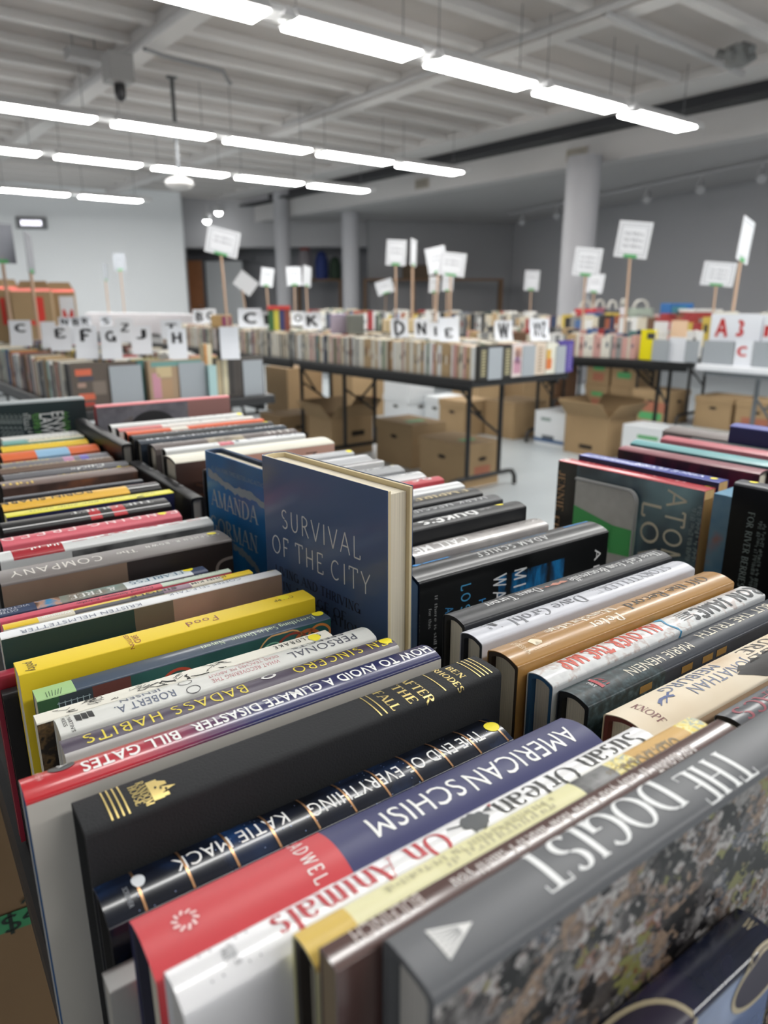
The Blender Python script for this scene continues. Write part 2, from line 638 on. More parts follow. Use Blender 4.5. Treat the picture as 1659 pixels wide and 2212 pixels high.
def outline(mb, bk, pts, m, off=.00026):
    """a flat printed shape following the spine's curve: polygon given in (x, s)"""
    bm = bmesh.new()
    try:
        bm.faces.new([bm.verts.new((x, s, 0)) for x, s in pts])
    except ValueError:
        bm.free()
        return
    bmesh.ops.triangulate(bm, faces=bm.faces[:])
    lo, hi = min(p[1] for p in pts), max(p[1] for p in pts)
    k = math.ceil(lo / .0016)
    while k * .0016 < hi:
        bmesh.ops.bisect_plane(bm, geom=bm.verts[:] + bm.edges[:] + bm.faces[:], plane_co=(0, k * .0016, 0), plane_no=(0, 1, 0))
        k += 1
    bm.verts.index_update()
    vs = []
    for v in bm.verts:
        q = bk.pr.at(v.co.y)
        vs.append((min(max(v.co.x, .0003), bk.L - .0003), q[0] + q[2] * off, q[1] + q[3] * off))
    mb.mesh(vs, [tuple(v.index for v in f.verts) for f in bm.faces], m)
    bm.free()


def band(mb, bk, pts, w, m, off=.0003):
    """a printed line of width w through (x, s) points"""
    vs = []
    for i, (x, s) in enumerate(pts):
        a, b = pts[max(i - 1, 0)], pts[min(i + 1, len(pts) - 1)]
        dx, ds = b[0] - a[0], b[1] - a[1]
        n = math.hypot(dx, ds) or 1
        for g in (1, -1):
            q = bk.pr.at(s + g * dx / n * w / 2)
            vs.append((min(max(x - g * ds / n * w / 2, .0003), bk.L - .0003), q[0] + q[2] * off, q[1] + q[3] * off))
    mb.mesh(vs, [(2 * i, 2 * i + 1, 2 * i + 3, 2 * i + 2) for i in range(len(pts) - 1)], m)


YEL = mat('#f2e21c', .5)
GROUP_L, GROUP_R = 'books spine up in the left row of the near table', 'books spine up in the right row of the near table'


def book(name, label, M, L, T, W, kind='jacket', col='#888888', segs=(), texts=(), board='#222222', pages='#e8e0cc', dots=(), group=None, sag=None, art=None, shift=0.0, rough=.38, coat=.0, baseM=None):
    """kind: jacket (hardback in a paper jacket), cloth (bare boards) or paper (paperback)"""
    r = {'jacket': .0022, 'cloth': .0032, 'paper': .0009}[kind]
    if sag is None:
        sag = {'jacket': .13 * T, 'cloth': .0012, 'paper': .0004}[kind]
    bk = Bk(M, L, T, W, sag, r)
    pr = bk.pr
    spec = .22 if kind == 'cloth' else .32
    base = col if isinstance(col, bpy.types.Material) else mat(col, rough, coat=coat, spec=spec)
    sg = []
    for g in segs:                       # (x0, x1 as fractions of the length, where, material)
        lo, hi = {'S': (-pr.hs, pr.hs), 'N': (pr.hs, FAR), 'A': ALL}.get(g[2], g[2] if isinstance(g[2], tuple) else None)
        m = g[3] if isinstance(g[3], bpy.types.Material) else mat(g[3], rough, coat=coat, spec=spec)
        f0, f1 = [q * L if not isinstance(q, tuple) else bk.loc(q)[0] for q in g[:2]]
        sg.append((f0, f1, lo, hi, m))
    root = empty(name, M, label, 'book', group)
    pm = page_mat(pages)
    if kind == 'paper':
        mb = MB()
        shell(mb, pr, Prof(T - .0014, W - .0007, sag, r * .5), 0, L, base, sg)
        cover, pin, xin, zlo = 'cover', .0008, .0004, .0006
    else:
        mb = MB()
        if kind == 'jacket':
            b2 = MB()
            d = .0007
            shell(b2, Prof(T - 2 * d, W - d, sag, r), Prof(T - 2 * d - .005, W - d - .0026, sag, .002), .0006, L - .0006, mat(board, .7))
            b2.build('boards', root, smooth=True)
            shell(mb, pr, Prof(T - .001, W - .0005, sag, r), 0, L, base, sg)
            cover, pin, xin, zlo = 'dust_jacket', .0035, .0045, .004
        else:
            shell(mb, pr, Prof(T - .0056, W - .0028, sag, .002), 0, L, base, sg)
            cover, pin, xin, zlo = 'cover', .003, .0042, .004
    # lettering sits about the middle line of the spine
    for md in 'rc':
        ls = [(bk.loc(t[2])[1] + bk.loc(t[3])[1]) / 2 for t in texts if (t + ('r',))[6] == md and len(t) < 8]
        if ls:
            bk.ds = -(max(ls) + min(ls)) / 2 + shift
            break
    for t in texts:
        put_text(mb, bk, t)
    if art:
        art(mb, bk)
    cov = mb.build(cover, root, smooth=True)
    pb = MB()
    block(pb, Prof(T - 2 * pin, W - pin, sag if kind != 'paper' else .0003, .0008), xin, L - xin, zlo, pm)
    pb.build('page_block', root, smooth=True)
    for d in dots:
        x, s = bk.loc(d[:2])
        x = min(max(x, .005), L - .005)
        m2 = MB()
        disc(m2, bk, x, s, .0046, .0046, YEL if len(d) < 3 else mat(d[2], .5))
        k = m2.build('price_dot', cov)
        k['label'] = 'round yellow price dot'
    BOOKS[label] = bk
    return bk


TABLE_Z = .742


def row(label, pos, name='hardcover_book', deg=35, base=TABLE_Z, **k):
    """a book standing spine up: pos = (a0, a1, b near, b far, spine height)"""
    a0, a1, bn, bf, z = pos
    M = TM(ab(a0, (bn + bf) / 2, base), deg)
    return book(name, label, M, a1 - a0, bf - bn, z - base, **k)

# ================================================================== the near table: left row, front to back
W_, K_, GOLD = '#f2f2f0', '#161617', mat('#d9c27c', .35, metal=.6)
COPPER = mat('#b98d66', .3, metal=.7)
dogs = ramp_mat([(.1, '#141314'), (.25, '#4a4646'), (.36, '#8d8a88'), (.44, '#2a2827'), (.52, '#b4b0ae'), (.6, '#5c4a40'), (.68, '#96806c'), (.75, '#3c4450'), (.82, '#a8a4a2'), (.9, '#70402e'), (.96, '#7c7c4a')], 'v', 88, .3, const=False, detail=8)


def art_navy(mb, bk):
    m, dk = mat('#b9ac90', .5), mat('#2a2238', .4)
    for cx, cs, rx, rs in ((.138, .0105, .026, .017), (.1, .012, .022, .014), (.21, .02, .02, .012)):
        pts = [(cx + rx * math.cos(t), cs + rs * math.sin(t)) for t in [2 * math.pi * k / 40 for k in range(41)]]
        outline(mb, bk, pts[:-1], dk, .0002)
        band(mb, bk, pts, .0022, m)


navy_p = ramp_mat([(.3, '#10131f'), (.5, '#1a2036'), (.62, '#2c2844'), (.75, '#47567a')], 'n', 22, .16, coat=.6)
row('glossy navy hardback with cream oval rings at the bottom right corner', (.03, .25, .0905, .1085, .886), col=navy_p, art=art_navy, group=GROUP_L,
    segs=[(0, 1, 'N', ramp_mat([(.3, '#3a4a70'), (.6, '#6f86b4')], 'n', 14, .12, coat=.8))], board='#15182a', texts=[('W', 'serif', (1601, 1992), (1622, 2002), .006, '#b9ac90', 'c')])


def art_dogist(mb, bk):
    m = mat('#dcdcda', .4)
    x = bk.loc((962, 2022))[0]
    outline(mb, bk, [(x - .0045, -.0058), (x + .0088, 0), (x - .0045, .0058)], m)
    for k in range(5):
        band(mb, bk, [(x - .0038, -.004 + .002 * k), (x + .004, -.001 + .0005 * k)], .0004, mat('#8a8c8e', .4), .0004)


row('big grey spined picture book with a collage of dog photos on its side', (.093, .365, .1095, .1335, .945), kind='cloth', col='#67696c', rough=.36, group=GROUP_L, art=art_dogist,
    segs=[(0, 1, 'N', dogs)], pages='#dcd8d0',
    texts=[('THE', 'didone', (1624, 1660), (1487, 1710), .0165, '#eceeee'), ('DOGIST', 'didone', (1462, 1722), (1160, 1908), .0165, '#eceeee')])
row('slim brown gift book between the pale yellow book and the big grey one', (.078, .284, .1345, .1445, .94), kind='paper', col='#5a4440', rough=.18, coat=.5, group=GROUP_L, pages='#8c7a60',
    texts=[('If only you knew how much I smell you', 'serif', (1410, 1674), (975, 1910), .0042, '#d8cfcb'), ('ROY BLOUNT', 'bold', (1500, 1620), (1418, 1666), .0042, '#d8cfcb'), ('BULFINCH', 'bold', (915, 1947), (765, 2032), .005, '#b9aba6')])
check = ramp_mat([(.0, '#e9d77a'), (.45, '#efe6b0'), (.62, '#9fb0b8'), (.8, '#e6cf66')], 'v', 150, .5)
row('pale yellow book with checked ends and a tan title panel', (.078, .29, .1465, .162, .931), col='#e3dfae', group=GROUP_L, board='#2a2420', pages='#cfc6b4',
    segs=[(0, .085, 'S', '#d8b85a'), (.70, .765, 'S', check), (.765, .94, 'S', '#cfa763'), (.94, 1, 'S', check), (.085, .25, 'S', '#e6e2b4'), (.60, .70, 'S', ramp_mat([(.35, '#2c2c2e'), (.6, '#8f8f8f')], 'n', 60, .4))],
    texts=[('OLD DOGS', 'bold', (1464, 1601), (1344, 1662), .0075, '#7d6a44'), ('ARE THE BEST DOGS', 'sans', (1440, 1604), (1300, 1668), .0022, '#7d6a44'), ('- ----------- -- --------', 'bars', (1190, 1722), (830, 1925), .003, '#b9b48c'), ('----------- --', 'bars', (1190, 1738), (960, 1866), .003, '#b9b48c')])


def art_turkey(mb, bk):
    x, s = bk.loc((1018, 1770))
    m = mat('#55585b', .6)
    outline(mb, bk, [(x + .0065 * math.cos(t) * (1 + .12 * math.sin(7 * t)), s - .0005 + .0052 * math.sin(t) * (1 + .14 * math.cos(9 * t))) for t in [2 * math.pi * k / 36 for k in range(36)]], m)
    outline(mb, bk, [(x + .006, s - .003), (x + .0115, s - .0052), (x + .0098, s - .0015), (x + .0105, s - .0005)], m)
    outline(mb, bk, [(x + .0105, s - .0052), (x + .013, s - .0058), (x + .0108, s - .003)], mat('#b0484a', .6))
    for q in (-.0035, .0005):
        band(mb, bk, [(x + q, s + .004), (x + q - .001, s + .0082), (x + q - .0035, s + .0085)], .0005, m)
    band(mb, bk, [(x - .005, s - .001), (x - .0125, s - .0032)], .001, m)
    xx, ss = bk.loc((492, 2052))
    for q in (-.0085, -.0048, .004, .0078):
        band(mb, bk, [(xx + q, ss - .0065), (xx + q, ss + .006)], .0006, mat('#9a9a9e', .6))


row('white jacketed hardback with red and black spine lettering', (.043, .277, .164, .1825, .92), col='#ececee', rough=.22, coat=.4, group=GROUP_L, board='#d8d8da', art=art_turkey,
    texts=[('Susan Orlean', 'didone', (1378, 1592), (1062, 1745), .0125, K_), ('On Animals', 'didone', (968, 1815), (580, 1992), .013, '#b8323c'), ('AVID READER', 'sans', (480, 2035), (515, 2066), .0022, '#55585c', 'c'), ('PRESS', 'sans', (470, 2046), (492, 2068), .002, '#55585c', 'c')])


def art_schism(mb, bk):
    x, s = bk.loc((386, 1966))
    for k in range(10):
        a = k * math.pi / 5
        band(mb, bk, [(x + .0028 * math.cos(a), s + .0028 * math.sin(a)), (x + .005 * math.cos(a + .35), s + .005 * math.sin(a + .35))], .0011, mat('#f0cfcf', .5))


row('thick hardback, half red and half navy, in white capital lettering', (.0435, .279, .196, .2285, .902), col='#42446a', rough=.42, group=GROUP_L, board='#23243a', art=art_schism,
    segs=[(0, (716, 1824), 'A', '#cc4a50')],
    texts=[('AMERICAN', 'sans', (1216, 1574), (988, 1677), .0125, W_), ('SCHISM', 'sans', (972, 1683), (782, 1776), .0125, W_), ('BRADWELL', 'wide', (.068, -.024), (.068, .0165), .0062, W_, 'c', 'L')])
space = ramp_mat([(.28, '#0b0d13'), (.5, '#121826'), (.62, '#1b2b48'), (.74, '#27508a'), (.8, '#15203a')], 'n', 24, .25, coat=.35, detail=6)


def art_space(mb, bk):
    for k in range(11):
        x = (.068 + .0915 * k) * bk.L
        band(mb, bk, [(x, -bk.pr.hs * 1.2 + bk.pr.hs * 2.6 * q / 14) for q in range(15)], .0011, COPPER)
    rnd = random.Random(3)
    for k in range(70):
        disc(mb, bk, rnd.uniform(.01, bk.L - .01), rnd.uniform(-.011, .016), .00026, .00026, mat('#9fb6e0', .5), .00024, 5)
    x, s = bk.loc((282, 1872))
    disc(mb, bk, x, s, .0028, .0042, mat('#d9dde2', .5))
    x, s = bk.loc((884, 1685))
    outline(mb, bk, [(x + .0035 * math.cos(t), bk.pr.hs + .002 + .0035 * math.sin(t)) for t in [2 * math.pi * k / 20 for k in range(20)]], mat('#aeb2b6', .5))


row('navy starry hardback ringed with thin copper lines', (.0395, .2645, .2475, .2745, .882), col=space, group=GROUP_L, board='#101014', art=art_space, dots=[(1036, 1553)],
    texts=[('THE END OF EVERYTHING', 'sans', (1016, 1574), (640, 1722), .0088, W_), ('KATIE MACK', 'sans', (598, 1742), (356, 1840), .0088, W_), ('SCRIBNER', 'sans', (252, 1888), (268, 1918), .002, '#8e9299', 'c')])


def art_fall(mb, bk):
    h = bk.pr.hs * .72
    for p in ((228, 1741), (240, 1736), (252, 1731), (264, 1726), (795, 1524), (806, 1519), (929, 1471), (1003, 1443), (1011, 1440), (1019, 1437), (1027, 1434)):
        x, _ = bk.loc(p)
        band(mb, bk, [(x, -h + 2 * h * q / 8) for q in range(9)], .0007, GOLD)
    x, s = bk.loc((343, 1696))
    for q in ([(-.0055, -.0075), (-.0005, -.0075), (-.0005, .0068), (-.0055, .0068)], [(-.0005, -.006), (.0028, -.004), (.0028, -.0015), (-.0005, -.0015)], [(-.0005, -.001), (.0062, .0012), (-.0005, .0034)], [(-.0005, .0038), (.002, .0038), (.002, .0062), (-.0005, .0062)]):
        outline(mb, bk, [(x + a, s + b) for a, b in q], GOLD)
    for k in range(3):
        outline(mb, bk, [(x - .003 + .002 * k, s - .002 + .0016 * k), (x - .002 + .002 * k, s - .002 + .0016 * k), (x - .002 + .002 * k, s - .0006 + .0016 * k), (x - .003 + .002 * k, s - .0006 + .0016 * k)], mat(K_, .6), .0005)


row('thick plain black cloth hardback stamped with gold lines and lettering', (.040, .282, .2775, .3045, .904), kind='cloth', col=mat('#2e2f31', .7, spec=.2, bump=.35, bscale=900), group=GROUP_L, art=art_fall,
    texts=[('AFTER', 'serif', (862, 1462), (920, 1506), .0058, GOLD, 'c'), ('THE', 'serif', (845, 1480), (882, 1511), .0058, GOLD, 'c'), ('FALL', 'serif', (806, 1493), (848, 1525), .0058, GOLD, 'c'), ('BEN', 'serif', (962, 1440), (988, 1461), .0043, GOLD, 'c'),
           ('RHODES', 'serif', (932, 1444), (986, 1481), .0043, GOLD, 'c'), ('RANDOM', 'serif', (292, 1688), (322, 1726), .0036, GOLD, 'c'), ('HOUSE', 'serif', (276, 1697), (300, 1728), .0036, GOLD, 'c')])
redblue = ramp_mat([(.0, '#c22a30'), (.2, '#b52a38'), (.37, '#5a2b52'), (.47, '#23265a'), (1, '#2a2c58')], 'x', 1 / .24, .3, coat=.35)


def art_clim(mb, bk):
    x, s = bk.loc((133, 1659))
    disc(mb, bk, x, s, .0062, .0048, mat('#2c2c30', .4))
    band(mb, bk, [(x - .002, s - .002), (x + .001, s), (x + .003, s - .001)], .0012, mat('#c8c8c8', .4), .0006)
    band(mb, bk, [(x - .0015, s + .0015), (x + .0005, s)], .001, mat('#c8c8c8', .4), .0006)


row('hardback with glossy red to navy spine and plain white sides', (.023, .263, .3125, .3335, .906), col='#c9c5bd', group=GROUP_L, board='#2d5a8c', art=art_clim, rough=.4,
    segs=[(0, 1, (-.012, .0115), redblue)],
    texts=[('HOW TO AVOID A CLIMATE DISASTER', 'bold', (922, 1402), (418, 1580), .0082, W_), ('BILL GATES', 'bold', (388, 1590), (176, 1660), .0082, W_), ('ALFRED A.', 'sans', (82, 1668), (93, 1690), .0018, '#e0a0a0', 'c'), ('KNOPF', 'sans', (76, 1672), (86, 1692), .0018, '#e0a0a0', 'c')])


def art_penguin(mb, bk):
    x, s = bk.loc((566, 1450))
    outline(mb, bk, [(x + .005 * math.cos(t), s + .0035 * math.sin(t)) for t in [2 * math.pi * k / 20 for k in range(20)]], mat(W_, .5))
    outline(mb, bk, [(x + .0032 * math.cos(t), s + .0018 * math.sin(t)) for t in [2 * math.pi * k / 20 for k in range(20)]], mat('#453c4e', .5), .0005)


row('aubergine and white hardback with thin yellow capital lettering', (.0475, .263, .357, .3745, .894), col='#c6c4c2', group=GROUP_L, board='#d8d4cc', art=art_penguin, dots=[(816, 1375)],
    segs=[(0, 1, (-.0115, .0068), '#4a4052')],
    texts=[('JEN SINCERO', 'round', (832, 1373), (617, 1436), .0088, '#e6d23a'), ('BADASS HABITS', 'round', (516, 1472), (172, 1582), .0088, '#e6d23a')])


def art_effects(mb, bk):
    m = mat('#4a4a4e', .5)
    for px in ((395, 1472), (412, 1482)):
        x, s = bk.loc(px)
        band(mb, bk, [(x + .0042 * math.cos(t), s + .0032 * math.sin(t)) for t in [2 * math.pi * k / 22 for k in range(23)]], .0005, m)
    x, s = bk.loc((175, 1543))
    for k in range(3):
        outline(mb, bk, [(x - .004 + .0034 * k, s - .004), (x - .001 + .0034 * k, s - .003), (x - .001 + .0034 * k, s + .004), (x - .004 + .0034 * k, s + .003)], mat(K_, .5))


row('whitish jacketed hardback with thin grey and pink capital lettering', (.050, .261, .382, .4025, .892), col='#dadbd6', group=GROUP_L, board='#d4cdbc', art=art_effects,
    texts=[('PERSONAL', 'sans', (768, 1376), (616, 1413), .0068, '#4a4c5a', 'r', .003), ('EFFECTS', 'sans', (733, 1366), (622, 1396), .0045, '#4a4c5a', 'r', -.0058), ('WHAT RECOVERING THE', 'sans', (598, 1424), (454, 1468), .0034, '#c98f92', 'r', .0045), ('DEAD TEACHES ME ABOUT', 'sans', (592, 1413), (441, 1457), .0034, '#c98f92', 'r', -.001), ('LIVING', 'sans', (560, 1413), (500, 1432), .0034, '#c98f92', 'r', -.0062),
           ('ROBERT A.', 'sans', (374, 1492), (243, 1526), .0062, '#55607a', 'r', .004), ('JENSEN', 'sans', (344, 1485), (253, 1508), .0045, '#55607a', 'r', -.0045), ("ST. MARTIN'S", 'sans', (136, 1540), (160, 1566), .002, K_, 'c'), ('PRESS', 'sans', (128, 1548), (142, 1562), .002, K_, 'c')])


def art_sheld(mb, bk):
    m = mat('#2a2a28', .6)
    rnd = random.Random(11)
    for k in range(26):
        x = rnd.uniform(.03, .62) * bk.L
        s = rnd.uniform(-.004, .005)
        pts = [(x, s)]
        for q in range(5):
            pts.append((pts[-1][0] + rnd.uniform(-.004, .006), max(-.0055, min(.0055, pts[-1][1] + rnd.uniform(-.0025, .0025)))))
        band(mb, bk, pts, rnd.choice([.0004, .0005, .0012]), m)


row('cream paperback covered in fine black root-like scribbles', (.042, .240, .408, .4195, .887), 'paperback_book', kind='paper', col='#e9e6da', group=GROUP_L, art=art_sheld, dots=[(676, 1376)],
    segs=[(0, 1, 'N', ramp_mat([(.45, '#2c2620'), (.55, '#6b5436'), (.62, '#1e1a16')], 'n', 90, .5))], texts=[('SHELDRAKE', 'wide', (688, 1370), (590, 1400), .0045, K_)])


def art_sad(mb, bk):
    hs = bk.pr.hs
    for c, cs, r, w, col in ((.42, .022, .013, .0022, '#b8452f'), (.8, .024, .022, .0012, '#c9a06a'), (.84, .022, .015, .002, '#8a3a2e'), (.76, .02, .01, .0012, '#7db39a'), (.9, .02, .012, .003, '#a85a34'), (.95, .016, .01, .002, '#c07a3c')):
        band(mb, bk, [(min(c * bk.L + r * math.cos(t), bk.L - .001), max(hs + .0004, hs + cs - .004 + r * math.sin(t))) for t in [math.pi + math.pi * k / 16 for k in range(17)]], w, mat(col, .4))
    x, s = bk.loc((112, 1492))
    for k in range(6):
        band(mb, bk, [(x - .004 + .0015 * k, s + .003), (x - .004 + .0019 * k, s - .003 - .0004 * (k % 3))], .0004, mat('#3c5a3c', .5))
    wm = mat('#8fa0a8', .5)
    for k in range(6):
        band(mb, bk, [(.012 + .0036 * k, hs + .004), (.012 + .0036 * k, hs + .017)], .0006, wm)
    for k in range(4):
        band(mb, bk, [(.011, hs + .005 + .0036 * k), (.031, hs + .005 + .0036 * k)], .0006, wm)


row('slate blue paperback with a pale green spine end and teal illustrated side', (.047, .256, .4375, .4535, .8855), 'paperback_book', kind='paper', col='#3c4c60', group=GROUP_L, art=art_sad, dots=[(681, 1323)], coat=.3,
    segs=[(0, (156, 1475), 'S', '#a9cf92'), (0, .06, 'N', '#27502f'), (.06, .155, 'N', '#28343c'), (.155, .27, 'N', '#5c2f2a'), (.27, 1, 'N', ramp_mat([(.4, '#1f4a48'), (.62, '#2d5c58')], 'n', 20, .3))],
    texts=[('Everything Sad is Untrue', 'serif', (672, 1331), (494, 1379), .0058, '#cfe0c4'), ('Nayeri', 'serif', (479, 1383), (430, 1397), .0058, '#cfe0c4')])
row('bright yellow paperback with red brown lettering', (.042, .258, .465, .486, .892), 'paperback_book', kind='paper', col='#efd02c', group=GROUP_L, dots=[(609, 1291)], rough=.45,
    texts=[('Food', 'round', (466, 1333), (401, 1350), .0078, '#8a3a2c'), ('3RD', 'sans', (284, 1373), (299, 1386), .0042, '#9a4030', 'c'), ('EDITION', 'sans', (265, 1374), (289, 1394), .003, '#9a4030', 'c'), ('polity', 'sans', (64, 1429), (72, 1446), .0058, '#4a3c22', 'c'), ('CLAPP', 'sans', (628, 1288), (590, 1300), .0042, '#6a5022')])


def art_coffee(mb, bk):
    hs = bk.pr.hs
    for cx, cs, r, c in ((.66, .034, .006, '#4a2a48'), (.75, .036, .004, '#7a2a34'), (.9, .03, .012, '#5a1f24')):
        outline(mb, bk, [(cx * bk.L + r * .075 * 16 * math.sin(t) ** 3 * .9, hs + cs - r * .075 * (13 * math.cos(t) - 5 * math.cos(2 * t) - 2 * math.cos(3 * t) - math.cos(4 * t))) for t in [2 * math.pi * k / 28 for k in range(28)]], mat(c, .5))
    x, s = bk.loc((585, 1232))
    outline(mb, bk, [(x - .007, s), (x - .002, s - .003), (x + .004, s - .001), (x + .002, s + .003)], mat('#4aa8b8', .5))
    band(mb, bk, [(.035 + .03 * k / 12, hs + .05 - .012 * math.sin(math.pi * k / 12)) for k in range(13)], .002, mat('#9a7a58', .5))


row('white spined paperback whose side runs from dark teal to pinkish beige', (.040, .257, .521, .5335, .895), 'paperback_book', kind='paper', col='#eceef0', group=GROUP_L, art=art_coffee, dots=[(590, 1231)],
    segs=[(0, .42, 'N', '#27403e'), (.42, .56, 'N', '#6b6458'), (.56, 1, 'N', ramp_mat([(.4, '#8f7c70'), (.6, '#a98d80')], 'n', 12, .4))],
    texts=[('COFFEE SELF-TALK', 'sans', (520, 1251), (367, 1291), .0052, '#8a90a0'), ('KRISTEN HELMSTETTER', 'sans', (305, 1306), (46, 1372), .0052, '#8a90a0')])
row('slim paperback with a yellow and dark grey patched spine', (.045, .243, .549, .5585, .89), 'paperback_book', kind='paper', col='#d9d2c0', group=GROUP_L,
    segs=[(.86, 1, 'S', '#e6c82a'), (.6, .72, 'S', '#8a7080'), (0, .12, 'S', '#e6c22a'), (.25, .6, (.0, .0055), '#55555a'), (.25, .6, (-.0055, 0), '#e3c02c')],
    texts=[('JOHN KIM', 'bold', (486, 1243), (410, 1260), .0042, K_), ('SINGLE', 'bold', (381, 1270), (282, 1292), .0048, K_, 'r', .0), ('Weinstein', 'bold', (160, 1330), (96, 1343), .0036, W_, 'r', .001)])
row('thin paperback with a rose pink spine turning pale green', (.045, .231, .5685, .577, .888), 'paperback_book', kind='paper', col='#d0566a', group=GROUP_L,
    segs=[((348, 1263), 1, 'S', '#c3d2c0')], texts=[('Personal Autonomy Roleplay', 'serif', (330, 1269), (165, 1306), .0032, '#5a1f2c'), ('Helen Cleary Bewley', 'serif', (470, 1234), (361, 1260), .0032, '#4a5a50')])
row('paperback with blue-green spine lettered on white with a small portrait', (.045, .217, .588, .604, .885), 'paperback_book', kind='paper', col='#3d4a66', group=GROUP_L, dots=[(402, 1229)],
    segs=[((262, 1258), .92, 'S', '#dfe6e8'), ((130, 1296), (262, 1258), 'S', ramp_mat([(.35, '#8a7868'), (.65, '#86a09a')], 'n', 40)), ((78, 1310), (130, 1296), 'S', ramp_mat([(.4, '#3f8ab8'), (.5, '#c09880'), (.62, '#4a3428')], 'n', 60))],
    texts=[('FEARLESS', 'serif', (392, 1235), (276, 1258), .0075, '#3a6a8a'), ('& FREE', 'serif', (244, 1266), (150, 1291), .008, W_), ('VICTORIA', 'sans', (66, 1312), (-10, 1330), .0042, '#d8dce4', 'r', -.0028), ('OSTEEN', 'sans', (42, 1324), (-10, 1336), .0042, '#d8dce4', 'r', .0032)])


def art_company(mb, bk):
    hs = bk.pr.hs
    band(mb, bk, [(.205 + .022 * (abs(math.cos(t)) ** .5) * (1 if math.cos(t) > 0 else -1), hs + .034 + .018 * (abs(math.sin(t)) ** .5) * (1 if math.sin(t) > 0 else -1)) for t in [math.pi + math.pi * k / 20 for k in range(21)]], .003, mat('#8a8078', .5))
    band(mb, bk, [(.06, hs + .045), (.075, hs + .03), (.1, hs + .04)], .0012, mat('#3a2a22', .5))


row('thick grey spined hardback with a dark brown side and capital title', (.054, .2545, .62, .657, .9), col='#77716f', group=GROUP_L, art=art_company, sag=.0015, dots=[(454, 1154)],
    segs=[(0, .5, 'N', ramp_mat([(.35, '#7a6656'), (.65, '#8f7b68')], 'n', 10)), (.5, 1, 'N', '#2c2624')],
    texts=[('STEPHEN R. BOWN', 'wide', (470, 1155), (312, 1183), .0058, '#d8d4d0'), ('The', 'serif', (292, 1190), (250, 1199), .008, '#c8c2bc'), ('COMPANY', 'round', (218, 1206), (20, 1243), .014, '#d8d2cc')])
row('white hardback with red block and lettering over a grey photo', (.062, .2625, .686, .713, .9), col='#d5d7d6', group=GROUP_L, rough=.25,
    segs=[((24, 1195), (130, 1172), 'S', '#a52a34'), (.3, 1, (.016, .03), ramp_mat([(.35, '#2a2a2c'), (.6, '#8a8c8c')], 'n', 26))],
    texts=[('----------', 'bars', (430, 1121), (148, 1163), .008, '#a8303c'), ('-- --', 'bars', (122, 1172), (64, 1184), .006, W_)])
row('pink hardback in white capital lettering', (.07, .244, .7285, .7555, .9), col='#d2606e', group=GROUP_L, dots=[(345, 1108)],
    texts=[('FINDING FREEDOM', 'wide', (378, 1104), (-90, 1178), .0105, '#f0d8da')])
row('black hardback with two thin white lines and small red blocks', (.078, .25, .78, .8175, .9), col='#131315', group=GROUP_L,
    segs=[((188, 1107), (212, 1103), 'S', '#b3202a'), ((236, 1098), (262, 1092), 'S', '#b3202a'), (0, 1, (-.0145, -.013), '#d8d8d8'), (0, 1, (.0128, .0145), '#d8d8d8')],
    texts=[('THE QUIET', 'serif', (325, 1082), (150, 1110), .009, '#c8c8c8')])
row('slim lemon yellow paperback beside the black white-lined hardback', (.087, .268, .823, .841, .9), 'paperback_book', kind='paper', col='#d9d230', group=GROUP_L, segs=[(0, 1, 'N', '#22264a')], dots=[(300, 1072, '#3a3a3a')],
    texts=[('--- -- ------ --- ----- ----', 'bars', (330, 1064), (60, 1102), .004, '#8a8430')])
row('black and amber hardback with dark capital lettering', (.088, .262, .85, .8825, .904), col='#1f1d1f', group=GROUP_L, segs=[(0, (270, 1052), 'S', '#dfae3c'), ((270, 1052), 1, (.007, .009), '#e6e6e6'), (.8, 1, (-.012, -.004), '#8a5c60')],
    texts=[('ROBIN SHARMA', 'bold', (196, 1062), (-30, 1094), .011, '#3a2c14')])
row('thin charcoal paperback behind the amber spined hardback', (.096, .256, .903, .9135, .9), 'paperback_book', kind='paper', col='#3c3e46', group=GROUP_L, texts=[('----- -- -------', 'bars', (230, 1047), (100, 1064), .003, '#a0a0a4')])
fire = ramp_mat([(.3, '#2a2220'), (.48, '#5a443c'), (.58, '#8a5a40'), (.7, '#b07a58')], 'n', 16, .35)
row('thick hardback with a smoky brown picture and yellow lettering', (.104, .271, .978, 1.015, .898), col='#6a5852', group=GROUP_L, segs=[(0, 1, 'N', fire)], sag=.002,
    texts=[('------ ----------', 'bars', (298, 998), (110, 1016), .007, '#d8b850'), ('-----', 'bars', (60, 1030), (-40, 1045), .01, '#d8b850')])
row('grey hardback with white script lettering and a yellow dot', (.112, .271, 1.021, 1.046, .9), col='#66666a', group=GROUP_L, dots=[(253, 1001)], texts=[('-------', 'bars', (220, 1002), (150, 1010), .009, W_), ('--------', 'bars', (80, 1014), (-20, 1028), .012, W_)])
row('brown hardback with a row of small yellow capitals', (.113, .262, 1.062, 1.09, .9), col='#6a574c', group=GROUP_L, texts=[('-----------', 'bars', (170, 991), (-10, 1012), .009, '#c8b04a'), ('--------', 'bars', (235, 985), (180, 991), .006, '#c8c0ba')])
row('grey hardback with pink and violet patches on its spine', (.12, .265, 1.094, 1.128, .9), col='#77757a', group=GROUP_L, dots=[(213, 978)], segs=[(.56, .66, 'S', '#b88aa8'), (.72, .8, 'S', '#6f6ab0')], texts=[('----- -- -----', 'bars', (95, 985), (-20, 998), .007, '#d8c860')])
row('orange hardback with one sky blue band', (.13, .268, 1.165, 1.212, .9), col='#d2683c', group=GROUP_L, segs=[((67, 970), (135, 962), 'A', '#8ab0cc')])
